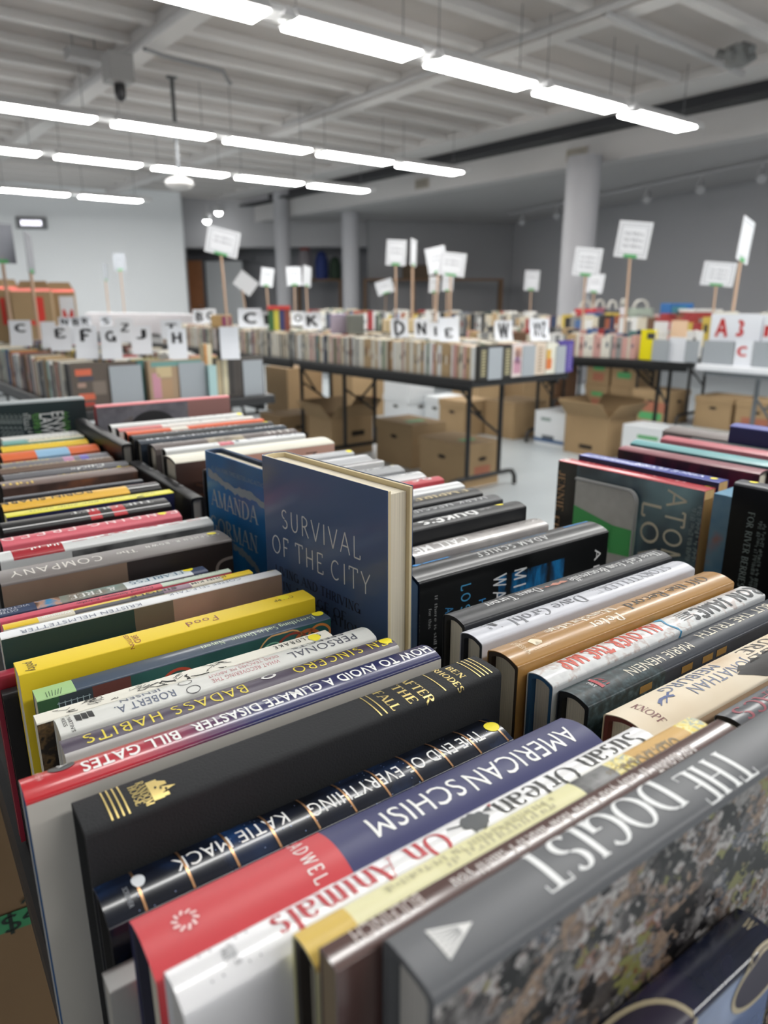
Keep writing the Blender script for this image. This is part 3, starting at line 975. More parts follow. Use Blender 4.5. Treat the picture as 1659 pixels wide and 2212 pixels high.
row('yellow hardback beside the orange banded one', (.138, .266, 1.228, 1.262, .9), col='#dcbc3c', group=GROUP_L, texts=[('--- ------ ----', 'bars', (170, 947), (30, 962), .01, '#f2e6b8')])
row('teal paperback with a white right half in front of the tall dark green book', (.146, .27, 1.273, 1.30, .9), 'paperback_book', kind='paper', col='#7fb0ac', group=GROUP_L, segs=[(.3, 1, 'S', '#e0dcc8')], texts=[('----------', 'bars', (150, 934), (40, 944), .01, '#6a7a78')])
row('white paperback directly in front of the tall dark green book', (.15, .271, 1.304, 1.34, .9), 'paperback_book', kind='paper', col='#dcdcd8', group=GROUP_L, texts=[('-------', 'bars', (160, 926), (60, 934), .012, '#8a8c90')])
row('tall dark green book with green and white lettering closing the left row', (.09, .302, 1.385, 1.42, .951), kind='cloth', col='#223032', group=GROUP_L, rough=.4, segs=[(0, 1, 'S', '#8a9294')],
    texts=[('ENVI', 'bold', (126, 884), (126, 932), .02, '#c8cccc', 'c', 'N'), ('LAW', 'bold', (100, 888), (100, 930), .02, '#d8dcdc', 'c', 'N'), ('--------', 'bars', (143, 884), (143, 940), .012, '#4f8a3c', 'c', 'N'), ('------ --', 'bars', (80, 888), (80, 940), .012, '#5a9a44', 'c', 'N'), ('-------', 'bars', (60, 888), (60, 940), .012, '#aab0b0', 'c', 'N')]
    + [('----- -----', 'bars', (44 - 10 * k, 890), (44 - 10 * k, 940), .008, '#7d8888', 'c', 'N') for k in range(5)])

row('rose pink paperback showing only its end between the yellow and the white spined books', (.03, .24, .503, .512, .876), 'paperback_book', kind='paper', col='#9c2c3e', group=GROUP_L)
row('black hardback showing only its end behind the bright yellow paperback', (.033, .24, .489, .5015, .868), kind='cloth', col='#1f1d1f', group=GROUP_L)
row('low pale grey paperback tucked behind the red and navy hardback', (.034, .2, .2315, .243, .866), 'paperback_book', kind='paper', col='#a8a8a6', group=GROUP_L, pages='#b8b4aa')

# ================================================================== the near table: right row, front to back
row('grey spined hardback with dark red capitals, half hidden at the right edge', (.345, .58, .158, .177, .905), col='#5e6064', group=GROUP_R, rough=.25,
    texts=[('JACS', 'serif', (1690, 1496), (1590, 1545), .011, '#8e3a48')])


def art_knopf(mb, bk):
    m = mat('#2c2a29', .55)
    x, s = bk.loc((1510, 1512))
    outline(mb, bk, [(.098, .006), (.115, .002), (.15, 0), (.2, -.001), (.25, -.002), (.25, .0225), (.14, .0225), (.118, .016)], m)
    for k in range(9):
        outline(mb, bk, [(.1 + .016 * k, .0045 - .0008 * k), (.108 + .016 * k, .0005 - .0008 * k), (.116 + .016 * k, .0045 - .0008 * k)], m)
    x, s = .036, -.003
    b = mat('#4a5a8a', .5)
    band(mb, bk, [(x - .007, s + .002), (x - .002, s - .0005), (x + .003, s - .0005), (x + .008, s + .0015)], .0022, b)
    for q in ((-.002, -.006), (.003, -.001)):
        band(mb, bk, [(x + q[0], s), (x + q[1] - .002, s + .004)], .0008, b)
    band(mb, bk, [(x + .005, s - .001), (x + .009, s - .0032)], .0014, b)


row('cream jacketed hardback with dark red boards and a black feather shape', (.305, .56, .186, .219, .90), col=ramp_mat([(.35, '#dccbb0'), (.6, '#e4d8c2'), (.75, '#cdb495')], 'n', 14, .5), group=GROUP_R, board='#6a322c', art=art_knopf, rough=.5,
    segs=[(0, 1, 'N', '#c8a98a')],
    texts=[('JONATHAN', 'sans', (1608, 1427), (1480, 1491), .0082, '#66708a', 'r', .0012), ('MEIBURG', 'sans', (1533, 1434), (1407, 1484), .0082, '#66708a', 'r', -.0095), ('CREATURE', 'serif', (1780, 1335), (1577, 1404), .009, '#55504c', 'r', -.0085), ('REMARKABLE', 'serif', (1900, 1310), (1622, 1430), .009, '#3a3634', 'r', .003),
           ('KNOPF', 'serif', (.017, -.0095), (.017, .0105), .0062, '#7a4a48', 'c', 'L')])


def art_truth(mb, bk):
    x, s = bk.loc((1264, 1460))
    outline(mb, bk, [(x - .004, s - .005), (x - .001, s - .005), (x - .001, s + .006), (x - .004, s + .006)], mat('#a8343c', .5))
    for k in range(4):
        band(mb, bk, [(x + .001, s - .004 + .003 * k), (x + .004, s - .001 + .002 * k)], .0007, mat('#a8343c', .5))
    h = bk.pr.hs
    for px in (1385, 1470, 1512, 1540):
        x, q = bk.loc((px, 1462), 'N')
        outline(mb, bk, [(x, h + .001), (x + .012, h + .001), (x + .012, h + .006), (x, h + .006)], mat('#8a6a34', .5))


row('dark slate hardback with tiny speckled spine end and cream capitals', (.3015, .545, .2265, .2495, .90), col='#272c36', group=GROUP_R, board='#17181a', art=art_truth,
    segs=[(0, .3, 'A', ramp_mat([(.4, '#1c2628'), (.55, '#2a3a3e'), (.7, '#46565a')], 'n', 220, .4, detail=6))],
    texts=[('NOTHING BUT THE TRUTH', 'sans', (1722, 1262), (1478, 1366), .0075, '#d8d2c0'), ('MARIE HENEIN', 'sans', (1464, 1384), (1322, 1440), .0075, '#d8d2c0'), ('SIGNAL', 'sans', (1252, 1451), (1266, 1472), .002, '#e8d0d0', 'c'), ('M&S', 'sans', (1244, 1462), (1254, 1472), .0026, '#d8d8d8', 'c')])


def art_map(mb, bk):
    x, s = bk.loc((1432, 1346))
    band(mb, bk, [(x + .002 * math.sin(q), s - .012 + .0028 * q) for q in range(12)], .0018, mat('#3f8ab0', .5))
    disc(mb, bk, x + .001, s - .009, .0035, .0035, mat('#5aa6c8', .5))
    x, s = bk.loc((1460, 1336))
    for k in range(5):
        band(mb, bk, [(x, s - .006 + k * .0022), (x + .012, s - .0066 + k * .0022)], .0008, mat('#6a6a6a', .5))


row('whitish map patterned hardback with bold black and red lettering', (.298, .538, .2505, .2715, .903), col=ramp_mat([(.4, '#cdcfd0'), (.5, '#dadcdc'), (.56, '#bfb4b0'), (.6, '#d8dada')], 'n', 60, .34, coat=.15), group=GROUP_R, board='#2e6088', art=art_map,
    segs=[(0, 1, 'N', '#bfc2c4')], texts=[('RON JAMES', 'heavy', (1622, 1270), (1478, 1330), .013, '#33363a'), ('ALL OVER THE MAP', 'heavy', (1418, 1352), (1196, 1434), .0125, '#c64a34')])


def art_record(mb, bk):
    x, s = bk.loc((1135, 1380))
    m = mat('#e9dcc0', .5)
    band(mb, bk, [(x - .007, s - .007), (x + .007, s - .007), (x + .007, s + .007), (x - .007, s + .007), (x - .007, s - .007)], .0004, m)
    outline(mb, bk, [(x - .004, s - .003), (x + .001, s - .005), (x + .005, s + .001), (x + .003, s + .0035), (x, s), (x - .003, s + .004)], m)


row('tan jacketed hardback with white and black rounded slab lettering', (.292, .533, .2735, .301, .908), col='#a67c44', group=GROUP_R, board='#3a2c22', art=art_record, rough=.3, coat=.2,
    texts=[('Off the Record', 'serif', (1523, 1252), (1350, 1313), .0095, '#2c2824', 'r', -.001), ('Peter', 'serif', (1336, 1329), (1268, 1351), .0085, '#efe6d6', 'r', .0055), ('Mansbridge', 'serif', (1312, 1311), (1164, 1361), .0085, '#efe6d6', 'r', -.006), ('SIMON &', 'sans', (1100, 1380), (1118, 1400), .002, '#e9dcc0', 'c'), ('SCHUSTER', 'sans', (1092, 1380), (1116, 1404), .002, '#e9dcc0', 'c')])


def art_story(mb, bk):
    x, s = bk.loc((1053, 1352))
    outline(mb, bk, [(x, s - .004), (x + .005, s - .004), (x + .005, s + .003), (x + .002, s + .003)], mat('#3c3e44', .5))
    band(mb, bk, [(x + .0058, s - .004), (x + .0058, s + .007)], .0005, mat('#3c3e44', .5))
    x, s = bk.loc((1278, 1279))
    for k in range(4):
        band(mb, bk, [(x + k * .0018, s - .005 + .001 * k), (x + k * .0018, s + .005)], .0006, mat('#8a8c92', .5))


row('pale silver grey hardback with thin dark serif lettering', (.295, .535, .309, .331, .907), col='#c3c5cd', group=GROUP_R, board='#20242e', art=art_story, rough=.3,
    texts=[('STORYTELLER', 'serif', (1438, 1226), (1294, 1274), .0085, '#7c7e86'), ('Dave Grohl', 'serif', (1257, 1291), (1098, 1343), .0105, '#60626a'), ('DEY ST.', 'sans', (1038, 1345), (1052, 1362), .0022, '#3c3e44', 'c')])


def art_girls(mb, bk):
    m = mat('#b0705a', .5)
    for px, r in ((1205, .005), (1190, .006), (1172, .003), (1160, .002)):
        x, s = bk.loc((px, 1256 + (1205 - px) * .32))
        outline(mb, bk, [(x - r, s), (x, s - r * .5), (x + r, s + r * .2), (x, s + r * .4)], m)
    x, s = bk.loc((1006, 1305))
    band(mb, bk, [(x - .003, s - .003), (x + .003, s), (x - .002, s + .004)], .0006, mat('#8a8c90', .5))


row('charcoal hardback with white condensed serif lettering and a coral splash', (.3025, .542, .335, .3585, .908), col='#26282c', group=GROUP_R, board='#141416', art=art_girls,
    texts=[('Three Girls from Bronzeville', 'serif', (1416, 1194), (1217, 1251), .0085, '#d4d4d4'), ('Dawn Turner', 'serif', (1157, 1271), (1040, 1307), .0085, '#d4d4d4')])
row('small low grey paperback tucked in front of the big black hardback', (.335, .46, .378, .394, .872), 'paperback_book', kind='paper', col='#8a8c8c', group=GROUP_R, pages='#b8b4a8')
brush = ramp_mat([(.4, '#141517'), (.5, '#0f4a74'), (.62, '#1878b4'), (.72, '#0d3a5c')], 'n', 46, .4, detail=7, stretch=(1.6, .5, 1))


def art_mid(mb, bk):
    blue = mat('#3f9ae0', .4)
    h = bk.pr.hs
    for a, b in (((1212, 1140), (1284, 1123)), ((905, 1216), (962, 1202))):
        x0, s0 = bk.loc(a)
        x1, _ = bk.loc(b)
        s0 = -h * .42
        band(mb, bk, [(x0, s0), ((x0 + x1) / 2, s0), (x1, s0)], .0032, blue)
    x, s = bk.loc((893, 1222))
    outline(mb, bk, [(x - .004, -h * .5 - .002), (x + .003, -h * .5 - .004), (x + .006, -h * .5 + .003), (x - .002, -h * .5 + .005)], blue)


row('very thick black hardback with blue brush paint on its side', (.338, .58, .4315, .469, .901), col='#1e1f21', group=GROUP_R, board='#0e0e0f', art=art_mid, rough=.33, coat=.15,
    segs=[(0, 1, 'N', '#0e0f10'), (.375, .735, (.034, .14), brush)],
    texts=[('ADAM SCHIFF', 'wide', (1167, 1158), (1014, 1197), .0072, '#dadada', 'r', .004), ('MIDNIGHT IN', 'sans', (1155, 1147), (1090, 1163), .004, '#2f6a9a', 'r', -.006), ('WASHINGTON', 'sans', (1088, 1164), (1000, 1188), .004, '#2f6a9a', 'r', -.006),
           ('ADAM', 'wide', (1296, 1172), (1278, 1300), .009, '#d8d8d8', 'c', 'N'), ('MIDNIGHT', 'wide', (1131, 1213), (1108, 1420), .016, '#e6e8ea', 'c', 'N'), ('WASHINGTON', 'wide', (1086, 1226), (1064, 1480), .016, '#e6e8ea', 'c', 'N'),
           ('HOW WE', 'wide', (1044, 1280), (1036, 1380), .008, '#3f9ae0', 'c', 'N'), ('LOST', 'wide', (1012, 1247), (1000, 1330), .011, '#4a9ac8', 'c', 'N'), ('AND STILL', 'wide', (974, 1296), (964, 1420), .009, '#3f8ac0', 'c', 'N'),
           ('"If there is still hope', 'serif', (948, 1270), (934, 1420), .0032, '#8a8a8a', 'c', 'N'), ('for this', 'serif', (932, 1300), (926, 1345), .0032, '#8a8a8a', 'c', 'N'), ('- TIMOTHY SNYDER', 'sans', (908, 1305), (896, 1420), .004, '#7a7a7a', 'c', 'N')])
stone = ramp_mat([(.4, '#a29e9c'), (.58, '#b5b1ae'), (.68, '#8a8684')], 'n', 18, .3, coat=.3)
row('warm grey hardback with white capitals behind the thick black one', (.366, .538, .474, .499, .903), col=stone, group=GROUP_R,
    texts=[('CALL ME', 'bold', (1000, 1162), (890, 1190), .0105, '#eeeeee', 'r', .003), ('COCO', 'sans', (1136, 1116), (1082, 1127), .006, '#77736f', 'r', -.002), ('---------', 'bars', (1072, 1130), (1005, 1143), .005, '#77736f', 'r', -.002)])
row('black hardback with big rounded white capitals and a yellow dot', (.32, .536, .504, .527, .9155), col='#1c1d1f', group=GROUP_R, dots=[(1066, 1088)],
    texts=[("DUKE'S", 'heavy', (1016, 1103), (893, 1128), .0105, '#dedede'), ('WE ARE', 'sans', (1046, 1094), (1024, 1100), .005, '#b8b8b8')])
row('charcoal hardback with grey white capitals behind the rounded one', (.32, .535, .538, .561, .9155), col='#3e4043', group=GROUP_R, texts=[('MARK MESSIER', 'round', (1042, 1074), (860, 1107), .0085, '#b9babc')])
row('black hardback with widely spaced pale gold serif capitals', (.32, .536, .571, .599, .9155), col='#18191b', group=GROUP_R, texts=[('EMPIRE', 'serif', (994, 1056), (880, 1078), .0095, '#c8b68a')])
row('plain white hardback between black gold-lettered and red-topped ones', (.32, .54, .606, .629, .9155), col='#d5d7d8', group=GROUP_R, rough=.2, coat=.4)
row('red topped hardback with white letters on grey', (.32, .539, .643, .662, .9155), col='#77797c', group=GROUP_R, segs=[(.62, 1, 'A', '#b8434c')], texts=[('D.C.', 'bold', (935, 1036), (890, 1045), .008, '#e8e8e8')])
row('white hardback with faint grey capitals and a rounded spine', (.32, .534, .671, .699, .9155), col='#d2d4d5', group=GROUP_R, rough=.22, coat=.4, texts=[('THE HERO', 'sans', (886, 1018), (810, 1034), .008, '#9a9c9e')])
row('pale grey hardback striped in black behind the white rounded one', (.32, .534, .715, .747, .9155), col='#9a9c9e', group=GROUP_R, dots=[(846, 1003)], texts=[('--- ------- ----', 'bars', (838, 1008), (700, 1030), .009, '#3e4042')])
row('thin black and white striped paperback among the grey hardbacks', (.32, .534, .762, .778, .9155), 'paperback_book', kind='paper', col='#d5d5d5', group=GROUP_R, segs=[(0, 1, (-.004, .004), '#2c2d30')])
row('silver grey hardback with a rounded spine and no lettering', (.32, .536, .791, .826, .9155), col='#b0b2b5', group=GROUP_R, rough=.28)
row('light grey hardback with a yellow dot, last before the peach one', (.32, .536, .838, .862, .9155), col='#b7b9bb', group=GROUP_R, dots=[(754, 971)], texts=[('-- ---- ---', 'bars', (735, 972), (680, 980), .008, '#8a8c8e')])


def art_peach(mb, bk):
    h = bk.pr.hs
    m = mat('#6a4230', .6)
    for k in range(14):
        a = math.pi * (.1 + .85 * k / 13)
        band(mb, bk, [(.09 + .055 * math.cos(a), h + .075 - .05 * math.sin(a)), (.09 + .085 * math.cos(a + .06), h + .075 - .068 * math.sin(a + .06))], .003, m)


peach = ramp_mat([(.0, '#3a2a26'), (.3, '#5a3a2e'), (.42, '#c09080'), (1, '#c8a090')], 'x', 1 / .24, .35)
row('cream spined hardback with a peach side and swept brown hair', (.293, .531, .885, .935, .925), col='#d9d5c6', group=GROUP_R, sag=.004, art=art_peach, segs=[(0, 1, 'N', peach)],
    texts=[('MN', 'sans', (678, 968), (668, 1000), .018, '#4a3230', 'c', 'N')])
row('white hardback with blue black capitals and one pink patch', (.305, .522, .955, .974, .925), col='#dfe1e2', group=GROUP_R, segs=[(.36, .46, 'S', '#d07a84')], texts=[('PICK', 'bold', (640, 932), (580, 940), .012, '#3a4a5a'), ('-- ---', 'bars', (545, 945), (440, 956), .009, '#4a5a6a')])
row('brown grey hardback with large pale capitals', (.3, .528, .986, .022 + 1.0, .925), col='#5f5654', group=GROUP_R, dots=[(628, 922)], segs=[(.35, .6, 'S', ramp_mat([(.4, '#6a6058'), (.6, '#a09680')], 'n', 40))], texts=[('THE', 'serif', (622, 928), (560, 935), .014, '#c8c2be'), ('-- --- ----', 'bars', (470, 944), (330, 958), .01, '#a8a2a0')])
row('dark blue hardback with a white stripe of lettering', (.294, .532, 1.034, 1.06, .925), col='#28323e', group=GROUP_R, texts=[('---- -- -------- ---', 'bars', (590, 915), (300, 946), .009, '#d8dce0')])
row('black hardback with small white capitals', (.297, .53, 1.076, 1.104, .925), col='#2c2d2f', group=GROUP_R, dots=[(556, 908)], texts=[('------ ------', 'bars', (500, 914), (340, 930), .009, '#d0d0d0')])
row('orange hardback on the right row beyond the peach one', (.3, .532, 1.118, 1.139, .925), col='#d2603c', group=GROUP_R, segs=[(.3, .42, 'S', '#d8d4c8')])
row('white hardback with an orange and pink spine end', (.298, .53, 1.156, 1.178, .925), col='#d8d6d0', group=GROUP_R, segs=[(0, .3, 'S', '#cc7a78')], texts=[('--- ------ ---- ---', 'bars', (520, 896), (330, 912), .01, '#55504c')])
row('white hardback with black lettering in front of the tall pink book', (.298, .53, 1.2, 1.224, .925), col='#d9dad8', group=GROUP_R, dots=[(500, 889)], texts=[('---- --- ------', 'bars', (490, 890), (320, 903), .011, '#3c3c3c')])


def art_arch(mb, bk):
    h = bk.pr.hs
    dk = mat('#232326', .5)
    outline(mb, bk, [(.095 + .05 * math.cos(t), h + .062 - .05 * math.sin(t)) for t in [math.pi * k / 24 for k in range(25)]], dk)


row('tall pink book with a black arch on its side closing the right row', (.297, .541, 1.285, 1.305, .9475), kind='cloth', col='#c46a70', group=GROUP_R, art=art_arch,
    segs=[(0, 1, 'S', '#d8868a'), (0, .66, 'N', ramp_mat([(.3, '#4a4a50'), (.55, '#77757c'), (.7, '#6a5a4a')], 'n', 20)), (.66, 1, 'N', '#9a726c')])

# ---- low cards and books between the two rows
row('white notebook lying low behind the upright blue poetry book', (.298, .315, .86, .878, .86), 'paperback_book', kind='paper', col='#e4e4e2', pages='#d8d4cc')
div_t = '#2e2f32'


def standing(label, name, pos, deg, zt, hgt, wid, T, **k):
    """a book on its tail, front cover facing the near side; pos = where the spine's lower corner stands"""
    dx, dy = frame(deg)
    X, Y, Z = Vector((0, 0, 1)), dy, Vector((0, 0, 1)).cross(dy)
    M = Matrix(((X.x, Y.x, Z.x, 0), (X.y, Y.y, Z.y, 0), (X.z, Y.z, Z.z, 0), (0, 0, 0, 1)))
    M = Matrix.Translation(pos) @ M
    return book(name, label, M, hgt, T, wid, **k)


def between(p, q, T):
    """heading of the near cover running from the spine corner p to the fore-edge corner q, and its axes"""
    d = (q - p)
    d.z = 0
    w = d.length
    d.normalize()
    return d, w


# the slate blue book and the poetry book stand upright in the gap between the rows
def upright(label, p, q, ztop, T, hgt=None, **k):
    d, w = between(p, q, T)
    Z = -d                                      # the spine looks away from the fore-edge
    X = Vector((0, 0, 1))
    Y = Z.cross(X)
    z0 = TABLE_Z
    hgt = ztop - z0
    o = Vector((q.x, q.y, z0)) + Y * (T / 2)
    M = Matrix(((X.x, Y.x, Z.x, o.x), (X.y, Y.y, Z.y, o.y), (X.z, Y.z, Z.z, o.z), (0, 0, 0, 1)))
    return book('hardcover_book', label, M, hgt, T, w, **k)


SURV = upright('slate blue hardback standing upright between the rows, thin white capitals', ab(.2665, .574), ab(.286, .404), .989, .0255, kind='jacket', col='#4c6288', board='#d8c9a4', sag=.0035, rough=.3, coat=.25,
               segs=[(0, 1, (-.2, -.028), '#3a5680')],
               texts=[('SURVIVAL', 'thin', (603, 1118), (771, 1182), .0175, '#dfe2e4', 'c', 'N'), ('OF THE CITY', 'thin', (583, 1172), (792, 1258), .0175, '#dfe2e4', 'c', 'N'), ('LIVING AND THRIVING', 'serif', (590, 1227), (771, 1310), .0082, '#252c3c', 'c', 'N'),
                      ('IN AN AGE OF', 'serif', (606, 1268), (740, 1322), .0082, '#252c3c', 'c', 'N'), ('ISOLATION', 'serif', (668, 1312), (771, 1358), .0082, '#252c3c', 'c', 'N')])
sea = ramp_mat([(.25, '#154676'), (.5, '#1c6ca8'), (.75, '#2886c4')], 'n', 9, .3)


def art_foam(mb, bk):
    m = mat('#8c9aa2', .6)
    rnd = random.Random(5)
    for line in (((446, 1016), (470, 1035), (498, 1056), (530, 1064), (560, 1085), (590, 1110)), ((500, 1175), (520, 1190), (545, 1215), (560, 1240))):
        pts = [bk.loc(p, 'N') for p in line]
        up, lo = [], []
        for i in range(len(pts) - 1):
            for k in range(6):
                f = k / 6
                x = pts[i][0] + (pts[i + 1][0] - pts[i][0]) * f
                s = pts[i][1] + (pts[i + 1][1] - pts[i][1]) * f
                up.append((x + rnd.uniform(.002, .005), s))
                lo.append((x - rnd.uniform(.002, .006), s))
        for i in range(len(up) - 1):
            outline(mb, bk, [up[i], up[i + 1], lo[i + 1], lo[i]], m)


upright('deep blue poetry hardback standing upright with pale wave lines', ab(.2755, .735), ab(.288, .588), .965, .021, kind='jacket', col=sea, board='#1a2f4a', sag=.003, art=art_foam,
        segs=[(0, 1, (-.2, -.014), '#1c2f58')],
        texts=[('#1 NEW YORK TIMES BESTSELLING AUTHOR', 'sans', (453, 1005), (570, 1052), .0045, '#7fa0b8', 'c', 'N'), ('AMANDA', 'serif', (452, 1071), (553, 1112), .0185, '#a8b4b8', 'c', 'N'), ('GORMAN', 'serif', (452, 1128), (552, 1172), .0185, '#a8b4b8', 'c', 'N')])
# two black books lying along the gap, spines up
M = TM(ab(.2825, 1.028, TABLE_Z), -55)
book('hardcover_book', 'black hardback along the gap between the rows, white capitals on its spine', M, .245, .017, .158, kind='cloth', col='#1c1c1f', pages='#9a9690',
     texts=[('------- -- -------', 'bars', (302, 1000), (412, 1058), .008, '#c9cacc', 'n')])
M = TM(ab(.2815, 1.345, TABLE_Z), -55)
book('hardcover_book', 'plain black book along the gap beyond the white lettered one', M, .29, .017, .178, kind='cloth', col='#19191c', pages='#9a9690')

# ================================================================== the second near table: books along its length (right edge of the photo)
G2 = 'hardbacks spine up on the table at the right edge'


def row2(label, p0, p1, q0, q1, z, name='hardcover_book', **k):
    c, s = frame(-52)
    o = c * p0 + s * ((q0 + q1) / 2)
    return book(name, label, Matrix.Translation((o.x, o.y, TABLE_Z)) @ Matrix.Rotation(R(-52), 4, 'Z'), p1 - p0, q1 - q0, z - TABLE_Z, group=G2, **k)


row2('paperback with red spine, teal black cover and tall cream lettering behind the bookend', -.624, -.408, .8, .824, .905, 'paperback_book', kind='paper', col='#b8323c', pages='#c9ad7c', dots=[(1531, 1052), (1216, 992, '#d8d8d2')], coat=.5,
     segs=[(0, .15, 'N', '#1d1c1c'), (.15, 1, 'N', ramp_mat([(.3, '#22262c'), (.45, '#4a5c66'), (.62, '#7a9aa2')], 'n', 9, .3, coat=.4))],
     texts=[('JENNIE', 'serif', (1218, 1016), (1206, 1100), .011, '#c49a72', 'c', 'N'), ('FIELDS', 'serif', (1204, 1112), (1193, 1200), .011, '#c49a72', 'c', 'N'), ('ATOMIC', 'round', (1463, 1058), (1440, 1280), .026, '#d2ccb8', 'c', 'N'), ('LOVE', 'round', (1416, 1088), (1384, 1260), .026, '#d2ccb8', 'c', 'N'),
            ('-- --- ------ --- -----', 'bars', (1499, 1095), (1485, 1210), .006, '#8a9a9c', 'c', 'N'), ('--- ----- -- ----', 'bars', (1514, 1090), (1498, 1210), .006, '#8a9a9c', 'c', 'N'), ('--- ------ --- ------', 'bars', (1270, 1000), (1500, 1048), .009, '#d89aa0', 'n')])
row2('royal blue paperback with white lettering', -.612, -.407, .829, .852, .911, 'paperback_book', kind='paper', col='#33419a', pages='#c9a874', dots=[(1548, 1034)], coat=.4, segs=[(0, 1, 'N', '#1a1f4a')],
     texts=[('VINCE FLYNN', 'heavy', (1530, 1030), (1380, 1002), .009, '#cdd3ee'), ('------- -----', 'bars', (1360, 1000), (1290, 984), .008, '#b8c0e4')])
burg = ramp_mat([(.35, '#1e1014'), (.5, '#471820'), (.66, '#7a2430')], 'n', 20, .35, stretch=(1.5, .5, 1))
row2('thick burgundy hardback with white lettering', -.6, -.395, .905, .937, .915, col='#8a5058', segs=[(0, 1, 'N', burg)], sag=.003, coat=.4, board='#2a1518',
     texts=[('JAMES', 'bold', (1350, 962), (1395, 968), .012, '#c08a90', 'n'), ('PATTERSON', 'heavy', (1440, 972), (1520, 985), .016, '#ecdcde', 'n'), ('NINE', 'bold', (1575, 994), (1620, 1001), .012, '#d8b8bc', 'n')])
row2('teal hardback with pale lettering', -.632, -.41, .985, 1.018, .91, col='#6ba3a6', coat=.3, segs=[(0, 1, 'N', '#2f5c60')], texts=[('-- ---- ------ --', 'bars', (1420, 952), (1640, 985), .01, '#a8cac8', 'n')])
row2('pink red hardback with white lettering', -.622, -.42, 1.053, 1.084, .91, col='#b8606a', coat=.3, texts=[('PATTERSON', 'heavy', (1530, 953), (1600, 964), .014, '#ecd8da', 'n')])
row2('black hardback with a pale blue line', -.60, -.42, 1.1, 1.122, .905, col='#2a2f2e', segs=[(0, 1, (-.008, -.002), '#8aa0a4')])
row2('short navy hardback with a pale violet top', -.55, -.38, 1.13, 1.163, .932, col='#5a60a0', segs=[(0, 1, 'N', '#23254e')], sag=.003)
row2('grey brown hardback at the far end of that table', -.69, -.46, 1.172, 1.2, .9, col='#6f6664')
row2('grey hardback farthest on that table', -.70, -.47, 1.206, 1.236, .9, col='#8a8482')
row2('tall black book with small green white print at the right edge', -.358, -.12, .762, .785, .932, kind='cloth', col='#0d0e10', dots=[(1628, 1044)], rough=.3, segs=[(0, 1, 'S', '#5a5c60')],
     texts=[('FOR RIVER BERRIES', 'serif', (1628, 1100), (1598, 1260), .007, '#7c8886', 'c', 'N'), ('--- ----- -- ------ ---', 'bars', (1646, 1118), (1620, 1260), .004, '#6a7674', 'c', 'N'), ('-- ------ ----- -- ---', 'bars', (1656, 1126), (1630, 1260), .004, '#6a7674', 'c', 'N')])
row2('narrow blue and orange paperback between the tan pages and the tall black book', -.397, -.372, .80, .87, .905, 'paperback_book', kind='paper', col='#5a8aa6', segs=[(0, 1, 'N', ramp_mat([(.35, '#3a6a90'), (.55, '#6a8aa0'), (.7, '#a8603c')], 'n', 16))])

# bookend: an L of grey sheet metal with green tape
c2, s2 = frame(-52)
o = c2 * -.588 + s2 * .7965
M = Matrix.Translation((o.x, o.y, .7403)) @ Matrix.Rotation(R(-52), 4, 'Z')
be = empty('bookend', M, 'grey metal bookend with rounded corner and green tape at the right table', 'bookend')
grey = mat('#c8c8c6', .45, metal=.1, mottle=.06, bscale=60)
mb = MB()
wB, hB, rB = .097, .148, .016
out = [(0, 0), (wB, 0)] + [(wB - rB + rB * math.cos(a), hB - rB + rB * math.sin(a)) for a in [R(9 * k) for k in range(11)]] + [(0, hB)]
for y in (0, -.0016):
    mb.face([(x, y, z) for x, z in out], grey)
for i in range(len(out)):
    a, b = out[i], out[(i + 1) % len(out)]
    mb.face([(a[0], 0, a[1]), (b[0], 0, b[1]), (b[0], -.0016, b[1]), (a[0], -.0016, a[1])], grey)
mb.build('upright_plate', be)
mb = MB()
mb.box((0, 0, .0002), (wB, .018, .0015), grey)
mb.build('foot_plate', be)
mb = MB()
gt = mat('#52b868', .5)
for x0, x1, za, zb, zc, zd in ((0, .063, .108, .094, .068, .06), (.06, wB, .094, .094, .055, .058)):
    mb.mesh([(x0, -.0019, za), (x1, -.0019, zb), (x1, -.0019, zd), (x0, -.0019, zc)], [(0, 1, 2, 3)], gt)
    mb.mesh([(x0, -.0022, za), (x1, -.0022, zb), (x1, -.0022, zd), (x0, -.0022, zc)], [(0, 1, 2, 3)], gt)
mb.build('tape_strip', be)['label'] = 'green tape strips'
mb = MB()
mb.tube([(0, -.003, hB - .002), (wB - rB, -.003, hB - .002)] + [(wB - rB + (rB - .002) * math.cos(a), -.003, hB - rB + (rB - .002) * math.sin(a)) for a in [R(90 - 9 * k) for k in range(1, 11)]] + [(wB - .002, -.003, .0)], .0018, mat('#b8b8b8', .3, metal=.6), 6)
mb.build('rim', be, smooth=True)

# ================================================================== the hall
CEIL = mat('#d6d3d1', .8)
DECK = mat('#bcb6b2', .85)
WHITE = mat('#eceff1', .7)
GREYW = mat('#a3a3a5', .8)
DARK = mat('#3c3d3f', .8)
FLOOR = mat('#b4bbbe', .32, mottle=.05, bscale=2.5)
mb = MB()
mb.face([(-14, -4, 0), (11, -4, 0), (11, 24, 0), (-14, 24, 0)], FLOOR)
struct(mb, 'floor')
DZ, RZ = 3.475, 3.4
mb = MB()
mb.box((-7, -4, DZ), (8.55, 20, DZ + .1), DECK)
v = -2.5
ribs = []
while v < 17:
    ribs.append(v)
    v += .62
for v in ribs:
    mb.box((-7, v - .055, RZ), (8.2, v + .055, DZ), CEIL)
for u in (-.3, 2.9, 5.6):
    mb.box((u - .1, -4, 3.32), (u + .1, 20, DZ), CEIL)
mb.box((7.9, -4, RZ - .02), (8.5, 20, DZ), CEIL)
ceil_o = struct(mb, 'ceiling')
ceil_o.matrix_world = Matrix.Rotation(R(38), 4, 'Z')
mb = MB()
mb.box((8.72, -4, 2.9), (9.0, 20, 3.24), mat('#cfcdcc', .7))
